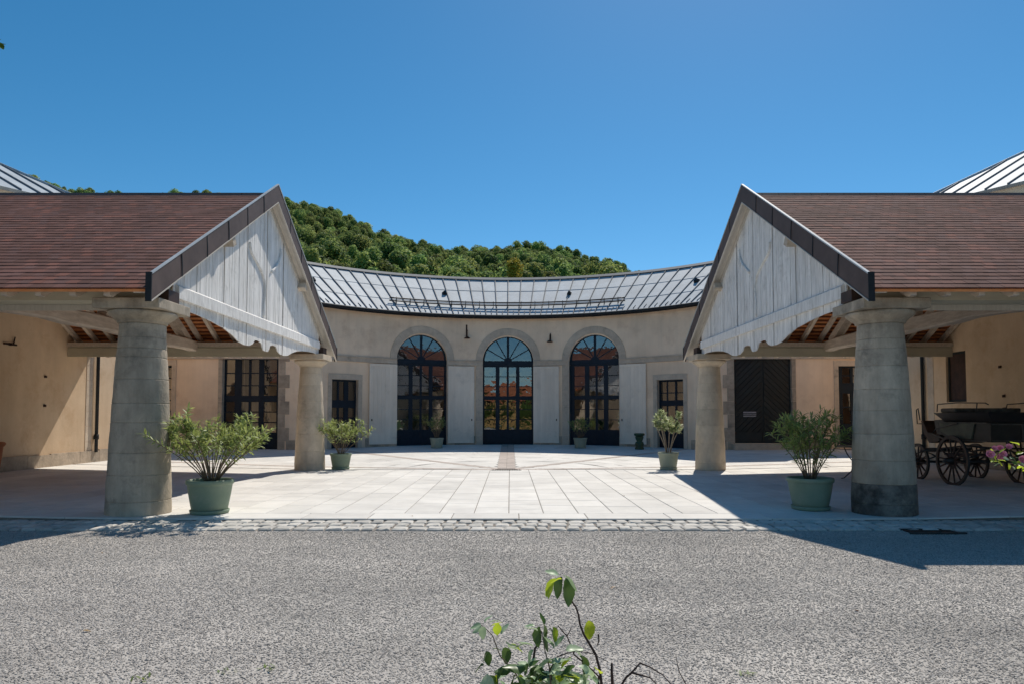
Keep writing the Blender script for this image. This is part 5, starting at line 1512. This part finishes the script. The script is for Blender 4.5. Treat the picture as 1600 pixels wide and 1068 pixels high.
# ------------------------------------------------------------------ hill with wood
SKY = [(-900, 150), (-420, 136), (-320, 145), (-290, 143), (-266, 137), (-245, 133), (-229, 127), (-209, 133), (-174, 132), (-156, 131), (-139, 129), (-109, 123), (-77, 108), (-42, 98), (-14, 100), (13, 102), (40, 97), (82, 84), (120, 70), (170, 50), (260, 30), (500, 10), (900, 5)]
def crest(x):
    for (a, za), (b, zb) in zip(SKY[:-1], SKY[1:]):
        if x <= b: return za + (zb - za) * (x - a) / (b - a)
    return 5
def hz(x, y):
    # x is measured along the bearing scaled to the crest distance
    xs_ = x * 420 / max(y, 60)
    u = (y - 130) / 290
    if u <= 0: return -.3 + u * 0
    f = min(1.0, u) ** 1.0
    h = crest(xs_) * f
    if y > 420: h *= 1 - min(.3, (y - 420) / 600)
    return h + 3 * mnoise.noise(Vector((x / 60, y / 60, 0))) * f
mb = MB(); nx_, ny_ = 90, 50
vs = []
for j in range(ny_ + 1):
    y = 115 + (620 - 115) * j / ny_
    for i in range(nx_ + 1):
        x = (-520 + 1000 * i / nx_); vs.append((x, y, hz(x, y)))
mb.add(vs, [(j * (nx_ + 1) + i, j * (nx_ + 1) + i + 1, (j + 1) * (nx_ + 1) + i + 1, (j + 1) * (nx_ + 1) + i) for j in range(ny_) for i in range(nx_)])
obj('hill', mb, 'hill', kind='structure', smooth=True, fix=False)

def crown_mb(kind, seed, quads):
    rnd = random.Random(seed); m = MB()
    def quad(p, nrm, sz):
        nrm = (nrm + Vector((rnd.uniform(-.7, .7), rnd.uniform(-.7, .7), rnd.uniform(-.5, .8)))).normalized()
        a = nrm.orthogonal().normalized(); a = Matrix.Rotation(rnd.random() * 6.28, 3, nrm) @ a; b = nrm.cross(a)
        m.add([p + a * sz, p + b * sz * .7, p - a * sz, p - b * sz * .7], [(0, 1, 2, 3)])
    if kind == 'broad':
        lobes = []
        for k in range(11):
            a = rnd.random() * 6.28; r = rnd.uniform(.6, 2.6); z = rnd.uniform(3.2, 8.2); 
            r *= 1 - abs(z - 5.4) / 6
            lobes.append((Vector((cos(a) * r, sin(a) * r, z)), rnd.uniform(1.2, 2.1)))
        lobes.append((Vector((0, 0, 8.0)), 1.7)); lobes.append((Vector((0, 0, 5.5)), 2.6))
        for k in range(quads):
            c, r = rnd.choice(lobes)
            d = Vector((rnd.gauss(0, 1), rnd.gauss(0, 1), rnd.gauss(0, 1) + .3)).normalized()
            quad(c + d * r * rnd.uniform(.75, 1.05), d, rnd.uniform(.22, .42))
    else:
        for k in range(quads):
            u = rnd.random() ** .7; z = 13.5 - 12.2 * u
            lay = .75 + .25 * cos(z * 5.2); r = (.12 + 2.5 * u ** .9) * lay * rnd.uniform(.35, 1.05); a = rnd.random() * 6.28
            p = Vector((cos(a) * r, sin(a) * r, z - r * .25)); quad(p, Vector((cos(a) * .5, sin(a) * .5, .7)), rnd.uniform(.22, .42))
    return m
crowns = [mesh('crown', crown_mb('broad', k, 1500), 'broadleaf', fix=False) for k in range(5)]
spr = [mesh('crown', crown_mb('spruce', k, 1000), 'spruce', fix=False) for k in range(2)]
ycrown = crowns[1].copy(); ycrown.materials[0] = MAT['yellowleaf']
tm = MB(); tm.tube([(0, 0, -.5), (.08, 0, 2.5), (0, .05, 5.5)], [.28, .2, .1], 7)
for k in range(4):
    a = k * 1.6; tm.tube([(.05, 0, 2.6 + k * .4), (cos(a) * 1.2, sin(a) * 1.2, 4.2 + k * .4)], [.1, .04], 5)
trunk_me = mesh('trunk', tm, 'bark', smooth=True)
ts = MB(); ts.tube([(0, 0, -.5), (0, 0, 12.5)], [.22, .05], 6); trunk_sp = mesh('trunk', ts, 'bark', smooth=True)

def tree(name, crown, trunk, x, y, z, sc, label, group, wide=1.0):
    t = thing(name, label, 'tree', (x, y, z), group)
    rot = Matrix.Rotation(random.random() * 6.28, 4, 'Z')
    o1 = bpy.data.objects.new('crown', crown); COL.objects.link(o1); o1.parent = t
    o1.matrix_local = rot @ Matrix.Diagonal((sc * wide, sc * wide, sc, 1))
    o2 = bpy.data.objects.new('trunk', trunk); COL.objects.link(o2); o2.parent = t
    o2.matrix_local = rot @ Matrix.Diagonal((sc, sc, sc, 1))
    return t
random.seed(11)
cands = []
gy = 205
while gy < 424:
    step = 7.4
    gx = -.72 * gy
    while gx < .30 * gy:
        x = gx + random.uniform(-2.4, 2.4); y = gy + random.uniform(-2.4, 2.4)
        gx += step
        z = hz(x, y)
        if z < 2: continue
        v = (z + 12 - 1.4) / y       # elevation of the tree top seen from the court
        w_ = x / y
        # keep what shows above the curved roof or beyond the porch ridges
        lim = .185 if w_ > -.36 else .30
        if v < lim: continue
        cands.append((v, x, y, z))
    gy += 6.6
random.shuffle(cands)
# the trees lowest on the slope show nearest and largest
cands.sort(key=lambda q: q[2])
nb = ns = 0
stuffpts = []
for (v, x, y, z) in cands:
    sprc = random.random() < (.14 if y < 350 else .03)
    sc = random.choice((random.uniform(.75, 1.1), random.uniform(1.0, 1.65)))
    if sprc and ns < 60:
        tree('spruce_tree', random.choice(spr), trunk_sp, x, y, z - .5, min(sc, 1.1) * .66, 'dark pointed spruce standing in the wood on the hillside', 'spruces in the hillside wood', wide=1.55); ns += 1
    elif not sprc and nb < 240:
        tree('broadleaf_tree', random.choice(crowns), trunk_me, x, y, z - .8, sc * 1.1, 'rounded green broadleaf tree in the wood on the hillside', 'broadleaf trees in the hillside wood', wide=random.uniform(.9, 1.15)); nb += 1
    else: stuffpts.append((x, y, z, sc, sprc))
tree('yellow_tree', ycrown, trunk_me, 1.5, 222, 43, 1.1, 'single yellow green tree low on the wooded hill above the curved roof', None)
# remaining wood as one object of instanced crowns
def forest(pts, coll_objs, name):
    me = bpy.data.meshes.new(name); me.from_pydata([(p[0], p[1], p[2] - .8) for p in pts], [], [])
    o = bpy.data.objects.new(name, me); COL.objects.link(o); o['kind'] = 'stuff'; o['label'] = 'dense green wood covering the upper hillside'; o['category'] = 'wood'
    ng = bpy.data.node_groups.new(name, 'GeometryNodeTree')
    ng.interface.new_socket('Geometry', in_out='INPUT', socket_type='NodeSocketGeometry'); ng.interface.new_socket('Geometry', in_out='OUTPUT', socket_type='NodeSocketGeometry')
    n = ng.nodes; l = ng.links; gi = n.new('NodeGroupInput'); go = n.new('NodeGroupOutput')
    ip = n.new('GeometryNodeInstanceOnPoints'); j = n.new('GeometryNodeGeometryToInstance')
    for ob in coll_objs:
        oi = n.new('GeometryNodeObjectInfo'); oi.inputs[0].default_value = ob; oi.transform_space = 'ORIGINAL'; oi.inputs['As Instance'].default_value = True
        l.new(oi.outputs['Geometry'], j.inputs[0])
    ip.inputs['Pick Instance'].default_value = True
    rv = n.new('FunctionNodeRandomValue'); rv.data_type = 'FLOAT_VECTOR'; rv.inputs[1].default_value = (0.05, 0.05, 6.28)
    rs = n.new('FunctionNodeRandomValue'); rs.data_type = 'FLOAT'; rs.inputs[2].default_value = .7; rs.inputs[3].default_value = 1.15; rs.inputs['Seed'].default_value = 5
    m2p = n.new('GeometryNodeMeshToPoints')
    l.new(gi.outputs[0], m2p.inputs[0]); l.new(m2p.outputs[0], ip.inputs['Points']); l.new(j.outputs[0], ip.inputs['Instance'])
    l.new(rv.outputs[0], ip.inputs['Rotation']); l.new(rs.outputs[1], ip.inputs['Scale']); l.new(ip.outputs[0], go.inputs[0])
    md = o.modifiers.new('forest', 'NODES'); md.node_group = ng
    return o
def find_crown(me):
    for ob in bpy.data.objects:
        if ob.type == 'MESH' and ob.data == me: return ob
srcs = [find_crown(m) for m in crowns]
srcs = [s_ for s_ in srcs if s_]
if stuffpts: forest(stuffpts, srcs, 'hillside_wood')
print('trees', nb, ns, len(stuffpts))

# ------------------------------------------------------------------ behind the camera: what the glass doors reflect
hb = thing('garden_house', 'ochre house with an orange roof facing the court from behind the viewer', 'house', (-3, -48, 0))
mb = MB(); mb.box(-12, 10, -54, -46, -.1, 4.6); obj('wall', mb, 'housewall', hb)
mb = MB(); mb.add([(-12.6, -45.5, 4.5), (10.6, -45.5, 4.5), (10.6, -54.5, 4.5), (-12.6, -54.5, 4.5), (-8, -50, 6.6), (6, -50, 6.6)], [(0, 1, 5, 4), (1, 2, 5), (2, 3, 4, 5), (3, 0, 4), (3, 2, 1, 0)]); obj('roof', mb, 'houseroof', hb)
for x in (-7.5, -4.8, -2, .8, 3.2):
    for z in (.9, 3.2):
        mb = MB(); mb.box(x - .5, x + .5, -46.001, -45.96, z, z + 1.3); f = obj('window', mb, 'interior', hb)
random.seed(9)
for k, (x, y, sc) in enumerate(((-14, -19, .9), (-9, -15, .55), (8, -18, .8), (13, -16, 1.0), (4.2, -13.5, .38), (-5, -13, .36), (18, -20, 1.1), (-20, -18, 1.1), (1.5, -15.5, .34), (-1.2, -17, .3), (-3, -14.5, .3), (2.8, -13, .3), (6, -15, .5), (-7, -17, .6), (-12, -26, 1.2), (11, -28, 1.3))):
    tree('garden_tree', crowns[k % 5], trunk_me, x, y, -.1, sc, 'green garden tree behind the viewer, mirrored in the glass doors', 'garden trees behind the viewer')

# fallen dry leaves, each a thing
random.seed(33)
MAT['dryleaf'] = leaf_material('dry_leaf', (.22, .13, .05), (.34, .23, .10), trans=.2)
dl = leaf_mesh('fallen_leaf', .05, .026, 'dryleaf', .3)[1]
WHERE = [(-2.9, 4.7, 'on the gravel left of the weeds'), (2.6, 5.2, 'on the gravel right of the rose bush'), (-4.4, 7.4, 'on the gravel in front of the front left column'), (3.9, 7.9, 'on the gravel at the edge of the right shadow'),
         (-1.1, 6.8, 'on the open gravel left of centre'), (.9, 5.9, 'on the gravel behind the rose bush'), (-1.4, 9.75, 'on the kerb stones left of centre'), (2.0, 12.2, 'on the paving right of centre')]
for x, y, w in WHERE:
    z = gz(x, y) + .012 if y > 9.5 else -.046
    o = bpy.data.objects.new('fallen_leaf', dl); COL.objects.link(o); o.location = (x, y, z); o.rotation_euler = (random.uniform(-.3, .3), random.uniform(-.4, .4), random.random() * 6.28)
    o['label'] = 'small dry brown leaf lying ' + w; o['category'] = 'leaf'; o['group'] = 'fallen leaves'
